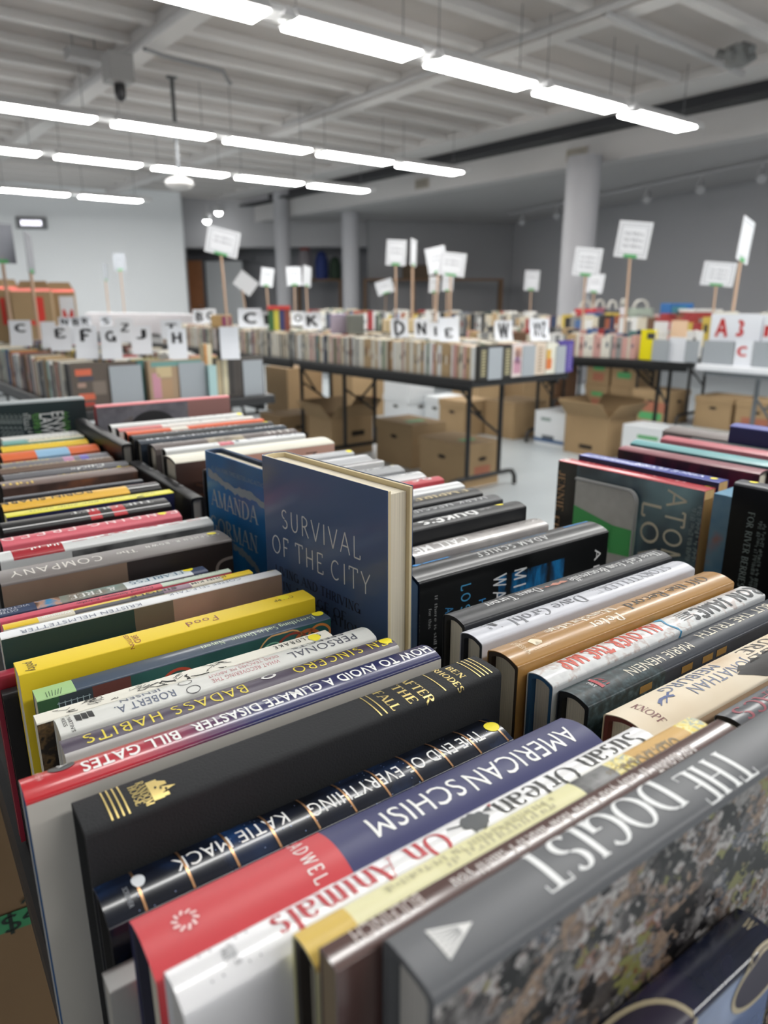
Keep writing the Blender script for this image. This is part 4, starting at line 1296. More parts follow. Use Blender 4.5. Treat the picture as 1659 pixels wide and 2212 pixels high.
mb.box((8.45, -4, 3.24), (9.0, 20, 3.27), DARK)
mb.box((8.98, -4, 3.27), (9.0, 20, DZ + .1), DARK)
struct(mb, 'beam').matrix_world = Matrix.Rotation(R(38), 4, 'Z')
mb = MB()
mb.box((9.0, -4, 2.9), (17, 22, 2.98), mat('#bdbbbb', .8))
struct(mb, 'ceiling_side').matrix_world = Matrix.Rotation(R(38), 4, 'Z')
# white wall on the left, the recess beside it, back wall and right wall


def wall(name, p, q, h, m, t=.15, z0=0.0):
    p, q = Vector((*p, 0)), Vector((*q, 0))
    d = (q - p).normalized()
    n = Vector((-d.y, d.x, 0)) * t
    mb = MB()
    c = [p, q, q + n, p + n]
    lo = [x + Vector((0, 0, z0)) for x in c]
    hi = [x + Vector((0, 0, h)) for x in c]
    mb.mesh(lo + hi, [(0, 3, 2, 1), (4, 5, 6, 7), (0, 1, 5, 4), (1, 2, 6, 5), (2, 3, 7, 6), (3, 0, 4, 7)], m)
    return struct(mb, name)


wall('wall_left', (-13, 14.7), (-4.47, 16.92), DZ + .1, WHITE)
wall('wall_recess', (-4.47, 16.95), (-5.2, 20.0), DZ + .1, WHITE)
wall('wall_back', (-5.4, 19.9), (-.2, 19.2), DZ + .1, mat('#9a9b9f', .8))
wall('wall_end', (-.35, 17.4), (3.15, 18.35), DZ + .1, GREYW)
wall('wall_right', (3.1, 18.3), (8.9, 3.6), DZ + .1, mat('#adadb0', .8))
mb = MB()
mb.box((-.1, 0, 2.35), (4.9, .5, DZ + .05), mat('#b8b8ba', .8))
struct(mb, 'beam_recess').matrix_world = TM(Vector((-5.0, 18.2, 0)), -4)


def column(x, y, r, h=2.95):
    mb = MB()
    mb.lathe([(r, 0), (r, h)], mat('#b4b4b8', .6), n=40)
    o = struct(mb, 'column', smooth=True)
    o.matrix_world = TM(Vector((x, y, 0)))


pc = on(1250, 655, 1.115)
d = 10.4
r = ray(1250, 520)
column(r.x / r.y * d, d, .225)
for px, d, rr in ((610, 16.8, .17), (757, 16.2, .185)):
    r = ray(px, 520)
    column(r.x / r.y * d, d, rr, DZ)
mb = MB()
mb.box((.3, 0, .01), (1.25, .045, 2.08), mat('#d5d8da', .5))  # pale panel stands in for the brightness of the door opening
opening_panel = mb.build('pale_opening_panel', M=TM(Vector((ray(424, 640).x / ray(424, 640).y * 19.1, 19.1, 0)), -7))
opening_panel['kind'] = 'structure'
# brown door in the recess with its frame
dr = on(405, 655, 1.1)
r = ray(424, 640)
dd = 19.1
M = TM(Vector((r.x / r.y * dd, dd, 0)), -7)
mb = MB()
wood = ramp_mat([(0, '#7a4a2c'), (1, '#8a5836')], 'n', 4, .45)
mb.box((-.2, 0, .01), (.22, .045, 2.1), mat('#a8704a', .45, mottle=.1, bscale=8))
o = mb.build('door_1', M=M)
o['kind'] = 'structure'
mb = MB()
mb.tube([(.17, -.03, 1.0), (.17, -.05, 1.0), (.08, -.05, 1.0)], .01, mat('#b8b8b8', .3, metal=.9))
mb.build('door_handle', o)
mb = MB()
for x in (-.28, .22):
    mb.box((x, -.03, 0), (x + .06, .06, 2.16), mat('#6c6d70', .6))
mb.box((-.28, -.03, 2.1), (1.6, .06, 2.18), mat('#55565a', .6))
struct(mb, 'trim_1').matrix_world = M

# ---- ceiling lights: rows of wrap-around fluorescent fixtures hung on wires
GLOW = mat('#fffefb', .5, emit=20.0)
HOUS = mat('#d8d8d8', .5)
WIRE = mat('#77787a', .5)


def fixture(u, v, label, cap):
    t = empty('ceiling_light', TM(uv(u, v, 2.85), 38), label, 'ceiling light', 'fluorescent ceiling lights in rows')
    L, w = 1.07, .26
    mb = MB()
    mb.mesh([(0, 0, .02), (L, 0, .02), (L, w, .02), (0, w, .02), (0, .04, .09), (L, .04, .09), (L, w - .04, .09), (0, w - .04, .09)],
            [(0, 3, 2, 1), (4, 5, 6, 7), (0, 1, 5, 4), (1, 2, 6, 5), (2, 3, 7, 6), (3, 0, 4, 7)], HOUS)
    hs = mb.build('housing', t)
    mb = MB()
    mb.box((.012, .012, 0), (L - .012, w - .012, .019), GLOW)
    mb.build('diffuser', t, bevel=.006)
    mb = MB()
    mb.box((L + .002, .05, .03), (L + .185, w - .05, .08), HOUS)
    mb.build('joint_box', t)
    if cap:
        mb = MB()
        mb.mesh([(-.13, -.03, .0), (-.02, -.03, .0), (-.02, .05, .0), (-.13, .05, .0), (-.075, .01, .07)], [(0, 3, 2, 1), (0, 1, 4), (1, 2, 4), (2, 3, 4), (3, 0, 4)], mat('#f0f0f2', .25))
        mb.build('end_clip', hs)
    mb = MB()
    mb.tube([(.06, w / 2, .09), (.06, w / 2, .6)], .004, WIRE, 5)
    mb.build('hanging_wire', t)
    mb = MB()
    mb.tube([(L - .1, w / 2, .09), (L - .1, w / 2, .6)], .004, WIRE, 5)
    mb.build('hanging_wire', t)
    return t


PITCH_U = 1.262
ORD = ['first', 'second', 'third', 'fourth', 'fifth', 'sixth', 'seventh', 'eighth', 'ninth', 'tenth', 'eleventh', 'twelfth']
rows = [(4.5, 7.7, 5, 'nearest light row'), (7.98, 7.7, 6, 'second light row'), (10.2, 7.7, 7, 'third light row'), (13.72, 5.2, 6, 'short row by the white wall'), (1.2, 7.7, 6, 'unseen row added above the near table'), (-1.6, 7.7, 6, 'unseen row added behind the near table')]  # last two rows are out of view, added to light the near books
for v, uend, n, nm in rows:
    for k in range(n):
        fixture(uend - 1.09 - PITCH_U * k, v, 'white ceiling light, %s from the right end of the %s' % (ORD[k], nm), v == 4.5)

# ---- other things under the ceiling
def pipe(name, label, pts, r, m, cat='pipe'):
    mb = MB()
    mb.tube(pts, r, m, 8)
    return tag(mb.build(name, smooth=True), label, cat)


PIPE = mat('#b5b4b4', .5)
pipe('sprinkler_pipe', 'long white sprinkler pipe running under the ceiling on the left', [uv(2.72, 4.6, 3.28), uv(2.72, 9.6, 3.28)], .035, PIPE)
pipe('sprinkler_pipe', 'white sprinkler pipe with elbow branching under the ceiling on the left', [uv(2.78, 7.02, 3.27), uv(3.0, 7.1, 3.27), uv(3.6, 7.15, 3.26), uv(3.68, 7.15, 3.15)], .02, mat('#8c8c8e', .5))
pipe('sprinkler_pipe', 'white sprinkler pipe crossing under the ceiling on the right', [uv(5.25, 3.2, 3.28), uv(5.25, 8.8, 3.28)], .03, PIPE)
pipe('sprinkler_pipe', 'white sprinkler pipe ending in a small grey head at upper right', [uv(5.3, 4.0, 3.27), uv(7.7, 4.1, 3.27)], .03, PIPE)
p = on(1590, 120, 3.2)
mb = MB()
for k in range(5):
    a = k * 1.3
    mb.tube([(.05 * math.cos(a), .05 * math.sin(a), .03 * k - .06), (.16 * math.cos(a), .16 * math.sin(a), .04 * math.sin(3 * a))], .04, mat('#6f7070', .6), 7)
mb.lathe([(.0, -.1), (.09, -.08), (.1, .06), (0, .1)], mat('#7c7d7c', .6))
tag(mb.build('spotlight_cluster', M=TM(p)), 'grey spotlight cluster under the ceiling at the upper right', 'ceiling spotlight')
p = on(183, 122, 3.3)
o = empty('wireless_access_point', TM(p, 38), 'small pale box hanging under the ceiling at upper left', 'ceiling box')
mb = MB()
mb.box((-.16, -.1, -.05), (.16, .1, .05), mat('#a9a8a8', .6))
mb.build('body', o, bevel=.01)
for x in (-.1, .1):
    mb = MB()
    mb.tube([(x, 0, .05), (x, 0, .25)], .006, WIRE, 5)
    mb.build('hanging_rod', o)
p = on(255, 150, 3.1)
o = empty('ceiling_camera', TM(p, 38), 'grey box with a small black dome under the left ceiling beam', 'security camera')
mb = MB()
mb.box((-.11, -.11, -.11), (.11, .11, .12), mat('#9b9a99', .6))
mb.build('housing', o, bevel=.01)
mb = MB()
mb.lathe([(.001, -.26), (.04, -.24), (.05, -.2), (.05, -.12)], mat('#2c2c2e', .2))
mb.build('dome', o, smooth=True)
# dark pole with a white dish lamp
p = on(370, 160, 3.5)
o = empty('pendant_dish', TM(p), 'white dish hanging on a thin dark pole from the left ceiling', 'hanging dish')
mb = MB()
mb.lathe([(.001, -.04), (.06, -.04), (.065, 0), (.03, .02), (.001, .02)], mat('#4a4b4d', .5))
mb.build('ceiling_mount', o, smooth=True)
mb = MB()
mb.tube([(0, 0, -.03), (0, 0, -1.04)], .022, mat('#55575a', .5), 8)
mb.build('pole', o, smooth=True)
mb = MB()
mb.lathe([(.001, -1.16), (.12, -1.15), (.155, -1.11), (.15, -1.07), (.06, -1.03), (.001, -1.01)], mat('#d8d6d4', .4))
mb.build('dish', o, smooth=True)
# vents on the beam
for px, py, w in ((1246, 333, 'on the beam above the big column'), (912, 397, 'farther back on the beam')):
    r = ray(px, py)
    k = 8.715 / (r.x * RU.x + r.y * RU.y)
    p = CAMV + r * k
    o = empty('vent_grille', TM(p, 38), 'small beige vent grille ' + w, 'vent')
    mb = MB()
    mb.box((-.02, -.17, -.075), (0, .17, .075), mat('#b5aea2', .6))
    mb.build('grille_frame', o, bevel=.005)
    mb = MB()
    for q in range(5):
        mb.box((-.026, -.15, -.06 + q * .026), (-.02, .15, -.05 + q * .026), mat('#7d776e', .6))
    mb.build('slats', o)
# track with spotlights before the right wall
TW = mat('#b5b5b7', .5)
trk = [(1130, 460), (1205, 437), (1400, 405), (1515, 383), (1650, 358)]
ta, tb = on(1100, 462, 2.86), on(1700, 337, 2.86)
mb = MB()
mb.tube([ta, tb], .025, TW, 6)
tag(mb.build('track_rail'), 'white track rail running under the low ceiling on the right', 'track rail')
for k, (px, py) in enumerate(trk):
    f = (px - 1100) / 600
    # place each head on the rail where the photo shows it
    best = min((ta.lerp(tb, q / 400) for q in range(401)), key=lambda w: abs(F_PX * w.x / (w.y * cP - (w.z - CAM_H) * sP) + CX - px))
    o = empty('track_spotlight', TM(best + Vector((0, 0, -.028)), 20), 'white track spotlight, %s from the far end of the rail' % ORD[k], 'track spotlight', 'spotlights on the right track')
    mb = MB()
    mb.tube([(0, 0, 0), (0, 0, -.1)], .015, TW, 6)
    mb.build('stem', o)
    mb = MB()
    mb.tube([(.05, .05, -.07), (-.04, -.05, -.2)], [.05, .065], TW, 14)
    mb.build('lamp_head', o, smooth=True)
# two bright downlights in the recess and the lit sign on the white wall
for px, py, w in ((447, 477, 'lower left'), (472, 459, 'upper right')):
    r = ray(px, py)
    p = CAMV + r * (17.6 / r.y)
    o = empty('recess_spotlight', TM(p), 'small bright round spotlight, %s of the pair in the recess' % w, 'spotlight')
    mb = MB()
    mb.lathe([(.001, -.07), (.05, -.06), (.08, -.02), (.085, .02), (.001, .02)], mat('#ffffff', .5, emit=10.0), n=20)
    mb.build('lamp_lens', o, smooth=True)
    mb = MB()
    mb.lathe([(.09, .0), (.1, .12), (.03, .16), (.001, .16)], mat('#c9c9c9', .5), n=20)
    mb.build('lamp_body', o, smooth=True)
    mb = MB()
    mb.tube([(0, .1, .05), (0, .1, .4)], .012, mat('#c9c9c9', .5))
    mb.build('bracket', o)
wl = frame(math.degrees(math.atan2(16.92 - 14.7, -4.47 + 13)))
r = ray(69, 482)
nrm = -wl[1]
k = (Vector((-4.47, 16.92, 0)) - CAMV).dot(wl[1]) / r.dot(wl[1])
p = CAMV + r * k
o = empty('exit_sign', TM(p + nrm * .06, math.degrees(math.atan2(wl[0].y, wl[0].x))), 'small lit sign box high on the white wall', 'lit sign')
mb = MB()
mb.box((-.3, 0, -.12), (.3, .055, .12), mat('#77797c', .5))
mb.build('sign_box', o, bevel=.01)
mb = MB()
for k in range(6):
    mb.box((-.2 + .068 * k, -.004, -.05), (-.15 + .068 * k, .002, .045), mat('#f4f2ff', .5, emit=1.6))
mb.build('lit_panel', o)

# ================================================================== folding tables
BLK = mat('#1c1c1d', .5)


def table(label, u0, v0, lu, lv, top, legm, topm, thick=.04, foot='bar', deg=38, origin=None, ends=(.42, .42), legx=.5):
    """rectangular folding table; (u0, v0) its near corner in hall axes, lv the long way"""
    p = uv(u0, v0) if origin is None else origin
    o = empty('folding_table', TM(p, deg), label, 'table')
    mb = MB()
    mb.box((0, 0, top - thick), (lu, lv, top), topm)
    mb.build('tabletop', o, bevel=.008)
    mb = MB()
    for x in (.03, lu - .05):
        mb.box((x, .05, top - thick - .03), (x + .02, lv - .05, top - thick), legm)
    mb.build('apron_rail', o)
    xc, hw = lu * legx, .135
    for e, y in ((0, ends[0]), (1, lv - ends[1])):
        sg = 1 if e == 0 else -1
        for x in (xc - hw, xc + hw):
            mb = MB()
            mb.tube([(x, y, top - thick - .005), (x, y, .1)], .0145, legm, 10)
            mb.build('leg', o, smooth=True)
        mb = MB()
        a, b = xc - .29, xc + .29
        if foot == 'bar':
            pts = [(a, y, .008), (a + .004, y, .06), (a + .03, y, .095), (a + .07, y, .1), (b - .07, y, .1), (b - .03, y, .095), (b - .004, y, .06), (b, y, .008)]
        else:
            pts = [(a + (b - a) * k / 12, y, .008 + .16 * math.sin(math.pi * k / 12) ** .6) for k in range(13)]
        mb.tube(pts, .0145, legm, 10)
        mb.build('foot_bar', o, smooth=True)
        mb = MB()
        mb.tube([(xc - hw, y, .52), (xc + hw, y, .34)], .008, legm, 8)
        mb.tube([(xc, y, .43), (xc, y + sg * .3, top - thick - .01)], .008, legm, 8)
        mb.build('brace', o, smooth=True)
    return o


# the near table under the two rows of books
near = table('black folding table under the two near rows of books', 0, 0, .6, 1.5, .74, BLK, mat('#2b2b2c', .5), deg=35, origin=ab(.025, .03), legx=.57)
table('black folding table under the books at the right edge', 0, 0, .72, 1.6, .74, BLK, mat('#2b2b2c', .5), deg=-52, origin=Vector((0, 0, 0)) + frame(-52)[0] * -.72 + frame(-52)[1] * .74)
for k in range(5):
    table('long black folding table, %s in line from the near corner' % ORD[k], 2.69, 2.69 + 1.84 * k, .8, 1.83, .72, BLK, mat('#202021', .45), ends=(.27, .3), legx=.48)
table('black folding table at the left under the lettered books', .72, 2.82, .87, 1.83, .72, BLK, mat('#2a2a2b', .45), ends=(.3, .3))
table('black folding table at the left, farther back in line', .72, 4.66, .87, 1.83, .72, BLK, mat('#2a2a2b', .45), ends=(.3, .3))
RT = Vector((2.10, 4.92, 0))
table('black folding table at the right beside the white one', 0, 0, .78, 1.83, .72, BLK, mat('#202021', .45), deg=52, origin=RT, ends=(.3, .57))
table('white plastic folding table with grey legs at the right edge', 4.48, .62, .76, 1.84, .73, mat('#75797d', .5), mat('#e4e6ea', .4), foot='arch', ends=(.3, .3))
for k in range(4):
    table('black folding table in the rear line, %s from the right' % ORD[k], 6.1, 3.0 + 1.84 * k, .78, 1.83, .735, BLK, mat('#202021', .45), ends=((.53, .76), (.12, .42), (.42, .42), (.42, .42))[k])
for k in range(3):
    table('black folding table in the left rear line, %s from the front' % ORD[k], 1.2, 7.6 + 1.84 * k, .78, 1.83, .735, BLK, mat('#202021', .45))

# ================================================================== rows of books on the far tables
TONES = {'cream': '#cfc7b4', 'ivory': '#dcd8cc', 'white': '#e0e0de', 'tan': '#b59a74', 'grey': '#8c8c8a', 'charcoal': '#4a4b4e', 'black': '#2a2a2c', 'brown': '#6f5340', 'rust': '#a05a40', 'pink': '#c79a92', 'sage': '#8a9682', 'teal': '#4f7c7c', 'navy': '#34405e', 'yellow': '#c9b052', 'red': '#a03a3c', 'blue': '#4f6f9e', 'mint': '#9fd0bc', 'orange': '#c8793c'}
PALE = ['cream'] * 6 + ['ivory'] * 6 + ['white'] * 5 + ['tan'] * 4 + ['pink'] * 3 + ['grey'] * 3 + ['sage'] * 2 + ['rust', 'brown', 'charcoal', 'teal', 'navy', 'black']
MIX = ['cream'] * 3 + ['ivory'] * 2 + ['white'] * 4 + ['grey'] * 3 + ['charcoal'] * 2 + ['black'] * 2 + ['brown', 'red', 'navy', 'teal', 'blue', 'rust', 'tan', 'yellow', 'sage', 'pink']
ONES = ['', 'first', 'second', 'third', 'fourth', 'fifth', 'sixth', 'seventh', 'eighth', 'ninth', 'tenth', 'eleventh', 'twelfth', 'thirteenth', 'fourteenth', 'fifteenth', 'sixteenth', 'seventeenth', 'eighteenth', 'nineteenth']
TENS = ['', '', 'twenty', 'thirty', 'forty', 'fifty', 'sixty', 'seventy', 'eighty', 'ninety']


def ordinal(n):
    if n < 20:
        return ONES[n]
    t, u = divmod(n % 100, 10)
    h = 'hundred-' if n >= 100 else ''
    if n % 100 < 20 and n >= 100:
        return h + (ONES[n % 100] if n % 100 else 'th')
    return h + (TENS[t] + '-' + ONES[u] if u else TENS[t][:-1] + 'ieth')


PG = mat('#d6cfbd', .85)
BOOKMESH = {}


def far_mesh(tone, T, h, w, kind):
    key = (tone, T, h, w, kind)
    if key not in BOOKMESH:
        m = mat(TONES.get(tone, tone), .45)
        mb = MB()
        t = .0016 if kind == 'p' else .003
        n = 5
        arc = [(-T / 2 + T * k / n, -(0.0 if kind == 'p' else .004) * math.sin(math.pi * k / n)) for k in range(n + 1)]
        # a cover in a U (spine towards -x) round a page block
        outer = [(w, -T / 2)] + [(x, y) for y, x in arc] + [(w, T / 2)]
        inner = [(w, T / 2 - t), (t, T / 2 - t), (t, -T / 2 + t), (w, -T / 2 + t)]
        ring = outer + inner
        k = len(ring)
        for i in range(k):
            a, b = ring[i], ring[(i + 1) % k]
            mb.face([(*a, 0), (*b, 0), (*b, h), (*a, h)], m)
        no = len(outer)
        for z in (0, h):
            mb.face([(*outer[0], z), (*outer[1], z), (*inner[2], z), (*inner[3], z)], m)
            mb.face([(*outer[-1], z), (*inner[0], z), (*inner[1], z), (*outer[-2], z)], m)
            mb.face([(*p, z) for p in outer[1:-1]] + [(*inner[1], z), (*inner[2], z)], m)
        e = 0 if kind == 'p' else .003
        mb.box((t, -T / 2 + t, e), (w - e - .001, T / 2 - t, h - e), PG)
        # a title stripe on the spine
        if random.random() < .6:
            c = mat(random.choice(['#2e2e30', '#d8d4c8', '#7a3a34', '#3c4a60']), .5)
            z0 = h * random.uniform(.3, .5)
            zz = (z0, z0 + h * random.uniform(.12, .35))
            xo = -.0003 if kind == 'p' else -.0043
            mb.mesh([(xo, -T * .2, zz[0]), (xo, T * .2, zz[0]), (xo, T * .2, zz[1]), (xo, -T * .2, zz[1])], [(0, 1, 2, 3)], c)
        me = mb.build('tmp')
        BOOKMESH[key] = me.data
        bpy.data.objects.remove(me)
    return BOOKMESH[key]


def shelf(name, where, group, u, v0, v1, z, tones, tr, hr, wr, kind, deg=38, gap=.0006, face=0, lean=.0, seed=1, fixed=None, fr='near', rest=None, org=None):
    """books standing in a row from v0 to v1, spines towards -u (face=180: +u)"""
    rnd = random.Random(seed)
    v, n = v0, 0
    while v < v1:
        tone = rnd.choice(tones)
        T = rnd.choice(tr)
        h = rnd.choice(hr)
        w = rnd.choice(wr)
        if fixed and n < len(fixed):
            tone = fixed[n]
        n += 1
        if org:
            fx, fy = frame(org[1])
            M = TM(org[0] + fx * rnd.uniform(-.004, .004) + fy * (v + T / 2) + Vector((0, 0, z)), org[1])
        else:
            M = TM(uv(u + rnd.uniform(-.004, .004), v + T / 2, z), deg)
        if rest is not None:
            rest.append((far_mesh(tone, T, h, w, kind), M))
            v += T + gap
            continue
        o = bpy.data.objects.new(name, far_mesh(tone, T, h, w, kind))
        COL.objects.link(o)
        o.matrix_world = M
        tag(o, '%s %s, %s from the %s end, %s' % (tone, 'paperback' if kind == 'p' else 'hardback', ordinal(n), fr, where), 'book', group)
        v += T + gap
    return n


pb = dict(tr=(.016, .018, .02, .022, .024, .027, .03), hr=(.168, .171, .174, .177, .18), wr=(.105, .107, .109))
shelf('paperback_book', 'front row of the long black tables', 'paperbacks in the front row of the long black tables', 2.715, 2.70, 7.0, .72, PALE, kind='p', seed=4, **pb)
pb2 = dict(tr=(.036, .04, .044, .05), hr=(.168, .172, .176, .18), wr=(.11, .115))
shelf('paperback_book', 'middle row of the long black tables', 'paperbacks in the middle row of the long black tables', 2.97, 2.74, 5.4, .72, PALE, kind='p', seed=9, **pb2)
PB_REST, HB_REST = [], []
shelf('paperback_book', '', '', 2.97, 5.47, 7.2, .72, PALE, kind='p', seed=10, rest=PB_REST, **pb2)
shelf('paperback_book', '', '', 3.22, 2.74, 7.2, .72, PALE, kind='p', seed=12, rest=PB_REST, **pb2)
hb = dict(tr=(.018, .022, .026, .03, .034), hr=(.15, .155, .16, .166, .17), wr=(.12, .125))
shelf('hardcover_book', 'front row of the left lettered table', 'hardbacks in the front row of the left table', .75, 2.93, 5.3, .72, MIX, kind='h', seed=3, fixed=['black', 'cream', 'ivory', 'grey', 'tan', 'pink', 'brown', 'cream', 'grey', 'white', 'mint', 'brown', 'tan', 'grey', 'black', 'charcoal', 'white', 'tan'], **hb)
hb2 = dict(tr=(.03, .036, .042), hr=(.15, .16, .168), wr=(.12, .125))
shelf('hardcover_book', 'middle row of the left lettered table', 'hardbacks in the middle row of the left table', 1.02, 2.93, 5.0, .72, MIX, kind='h', seed=5, **hb2)
shelf('hardcover_book', 'back row of the left lettered table', 'hardbacks in the back row of the left table', 1.3, 2.95, 4.6, .72, MIX, kind='h', seed=6, **hb2)
RTV = (RT.x * RV.x + RT.y * RV.y)
shelf('hardcover_book', 'front row of the right black table', 'books in the front row of the right black table', 0, .42, 1.8, .72, ['cream', 'ivory', 'white', 'pink', 'tan', 'ivory', 'grey', 'brown'], (.022, .028, .034, .04), (.145, .152, .16, .165), (.11, .12), 'h', seed=8, org=(RT + frame(52)[0] * .03, 52))
shelf('hardcover_book', 'back row of the right black table', 'books in the back row of the right black table', 0, .1, 1.8, .72, MIX, (.04, .05, .06), (.16, .18, .19), (.13, .14), 'h', seed=18, org=(RT + frame(52)[0] * .4, 52))
for u_, v0_, v1_, tr_, hr_, sd in ((6.15, 3.0, 10.3, (.045, .055, .065, .08), (.2, .22, .235, .25), 21), (6.42, 3.0, 10.3, (.06, .075, .09), (.2, .23, .25, .27), 22), (1.25, 9.0, 12.6, (.05, .06, .08), (.18, .2, .22), 31), (1.62, 9.0, 12.6, (.06, .08, .1), (.18, .2, .23), 32)):
    shelf('hardcover_book', '', '', u_, v0_, v1_, .735, MIX, tr_, hr_, (.14, .15), 'h', seed=sd, rest=HB_REST)


def heap(name, items, label, group):
    """all the small far-off books nobody could count, as one object"""
    vs, fs, mi, mats = [], [], [], []
    for me, M in items:
        b = len(vs)
        vs += [tuple(M @ v.co) for v in me.vertices]
        for p in me.polygons:
            m = me.materials[p.material_index]
            if m not in mats:
                mats.append(m)
            fs.append([b + i for i in p.vertices])
            mi.append(mats.index(m))
    me = bpy.data.meshes.new(name)
    me.from_pydata(vs, [], fs)
    for m in mats:
        me.materials.append(m)
    me.polygons.foreach_set('material_index', mi)
    o = bpy.data.objects.new(name, me)
    COL.objects.link(o)
    return tag(o, label, 'books', group, 'stuff')


heap('paperback_books', PB_REST, 'many pale paperbacks filling the back of the long black tables', 'paperbacks at the back of the long black tables')
heap('hardcover_books', HB_REST, 'many mixed books crowding the rear table lines', 'books on the rear table lines')

# ---- grey bookends closing the rows, and the books turned face out behind them
BEND = mat('#a3a9ae', .5, metal=.15)


def end_plate(label, u, v, w, h, z, group):
    o = empty('bookend', TM(uv(u, v, z), 38), label, 'bookend', group)
    mb = MB()
    mb.box((0, -.002, 0), (w, 0, h), BEND)
    mb.build('upright_plate', o)
    mb = MB()
    mb.box((0, 0, 0), (w, .018, .0015), BEND)
    mb.build('foot_plate', o)
    return o


def face_out(label, u, v, w, h, T, z, m, group=None, arts=(), bm='ivory'):
    o = empty('hardcover_book', TM(uv(u, v, z), 38), label, 'book', group)
    mb = MB()
    mm = m if not isinstance(m, str) else mat(m, .45)
    mb.box((0, 0, 0), (w, .003, h), mm)
    mb.box((0, T - .003, 0), (w, T, h), mm)
    mb.box((0, .003, 0), (.003, T - .003, h), mm)
    for (x0, z0, x1, z1, c) in arts:
        mb.mesh([(w * x0, -.0004, h * z0), (w * x1, -.0004, h * z0), (w * x1, -.0004, h * z1), (w * x0, -.0004, h * z1)], [(0, 1, 2, 3)], mat(c, .5))
    mb.build('cover', o)
    mb = MB()
    mb.box((.003, .003, .003), (w - .004, T - .003, h - .003), PG)
    mb.build('page_block', o)
    return o


EG = 'grey bookends at the end of the long black table'
bars = lambda x, n, c, wd=.09: [(x, .1 + .8 * k / n, x + wd, .1 + .8 * k / n + .5 / n, c) for k in range(n)]
face_out('dark book with gold lettering facing out at the corner of the long black table', 2.712, 2.667, .245, .175, .028, .7217, '#34332f', arts=bars(.06, 9, '#a8a07c', .14) + bars(.8, 9, '#a8a07c', .16))
end_plate('grey bookend on the long black table, between gold-lettered columns', 2.775, 2.664, .105, .165, .72, EG)
face_out('pink and white illustrated book facing out on the end of the long black table', 2.965, 2.667, .17, .176, .028, .7217, '#d8ccc8', arts=[(.05, .1, .4, .5, '#b88a9a'), (.1, .4, .35, .8, '#8a6a88'), (.1, .6, .4, .9, '#c8a08c')])
end_plate('grey bookend on the long black table, beside the pink illustrated book', 3.04, 2.664, .105, .165, .72, EG)
face_out('cream book with brown script facing out on the end of the long black table', 3.15, 2.667, .085, .176, .028, .7217, '#d2c2b0', arts=bars(.25, 8, '#a08c78', .5))
face_out('white book with an orange flame facing out on the end of the long black table', 3.245, 2.667, .1, .17, .028, .7217, '#d6d4c6', arts=[(.0, .15, .5, .5, '#c8703a'), (.0, .5, .4, .8, '#c8a04a')])
face_out('purple book facing out at the far corner of the long black table', 3.355, 2.667, .13, .18, .028, .7217, '#4e3f8a', arts=bars(.7, 8, '#8a80b8', .12))
end_plate('grey bookend on the long black table, left of the purple book', 3.325, 2.664, .085, .155, .72, EG)
EL = 'grey bookends at the end of the left lettered table'
face_out('dark picture book with orange patches facing out on the left table', .745, 2.865, .25, .17, .04, .7217, '#5d534b', arts=[(.06, .74, .3, .88, '#d2694c'), (.1, .62, .32, .71, '#4a4a58'), (.08, .48, .2, .58, '#a88a7c'), (.08, .2, .32, .34, '#d2694c'), (.06, .06, .3, .14, '#b84438'), (.3, .3, .5, .6, '#7c7066')])
end_plate('grey bookend on the left table beside the orange patched book', .885, 2.86, .125, .158, .72, EL)
face_out('picture book in pink and tan facing out on the left table', 1.04, 2.865, .24, .168, .04, .7217, '#a88f74', arts=[(.06, .1, .2, .7, '#c890a0'), (.2, .1, .4, .55, '#b09070'), (.14, .6, .4, .85, '#c8b48c'), (.05, .85, .95, .97, '#6f9a94')])
end_plate('grey bookend on the left table with a long scratch, in the middle', 1.165, 2.86, .115, .155, .72, EL)
face_out('black and cream book facing out at the right end of the left table', 1.33, 2.865, .23, .165, .04, .7217, '#54504c', arts=[(.02, .05, .12, .95, '#b8a888'), (.14, .05, .24, .95, '#cfc6a8'), (.28, .05, .36, .95, '#3a3634'), (.38, .05, .5, .95, '#4a4440')])
end_plate('grey bookend at the right-hand end of the left table', 1.455, 2.86, .095, .152, .72, EL)

face_out('tall cream book with an orange edge at the end of the left table', 1.288, 2.872, .034, .225, .05, .7217, '#ddd2b4', arts=[(0, 0, .3, 1, '#c8843c')])
face_out('mint and pale blue book beside the scratched bookend of the left table', 1.284, 2.835, .036, .14, .03, .7217, '#a9c8c8')

# ================================================================== boxes on the floor
KRAFT = mat('#a58a66', .8, mottle=.04, bscale=6)
KRAFT2 = mat('#967c5b', .8, mottle=.05, bscale=6)
BOXW = mat('#dfe2e4', .7)
HOLE = mat('#2f2820', .9)
GTAPE = mat('#56a868', .5)


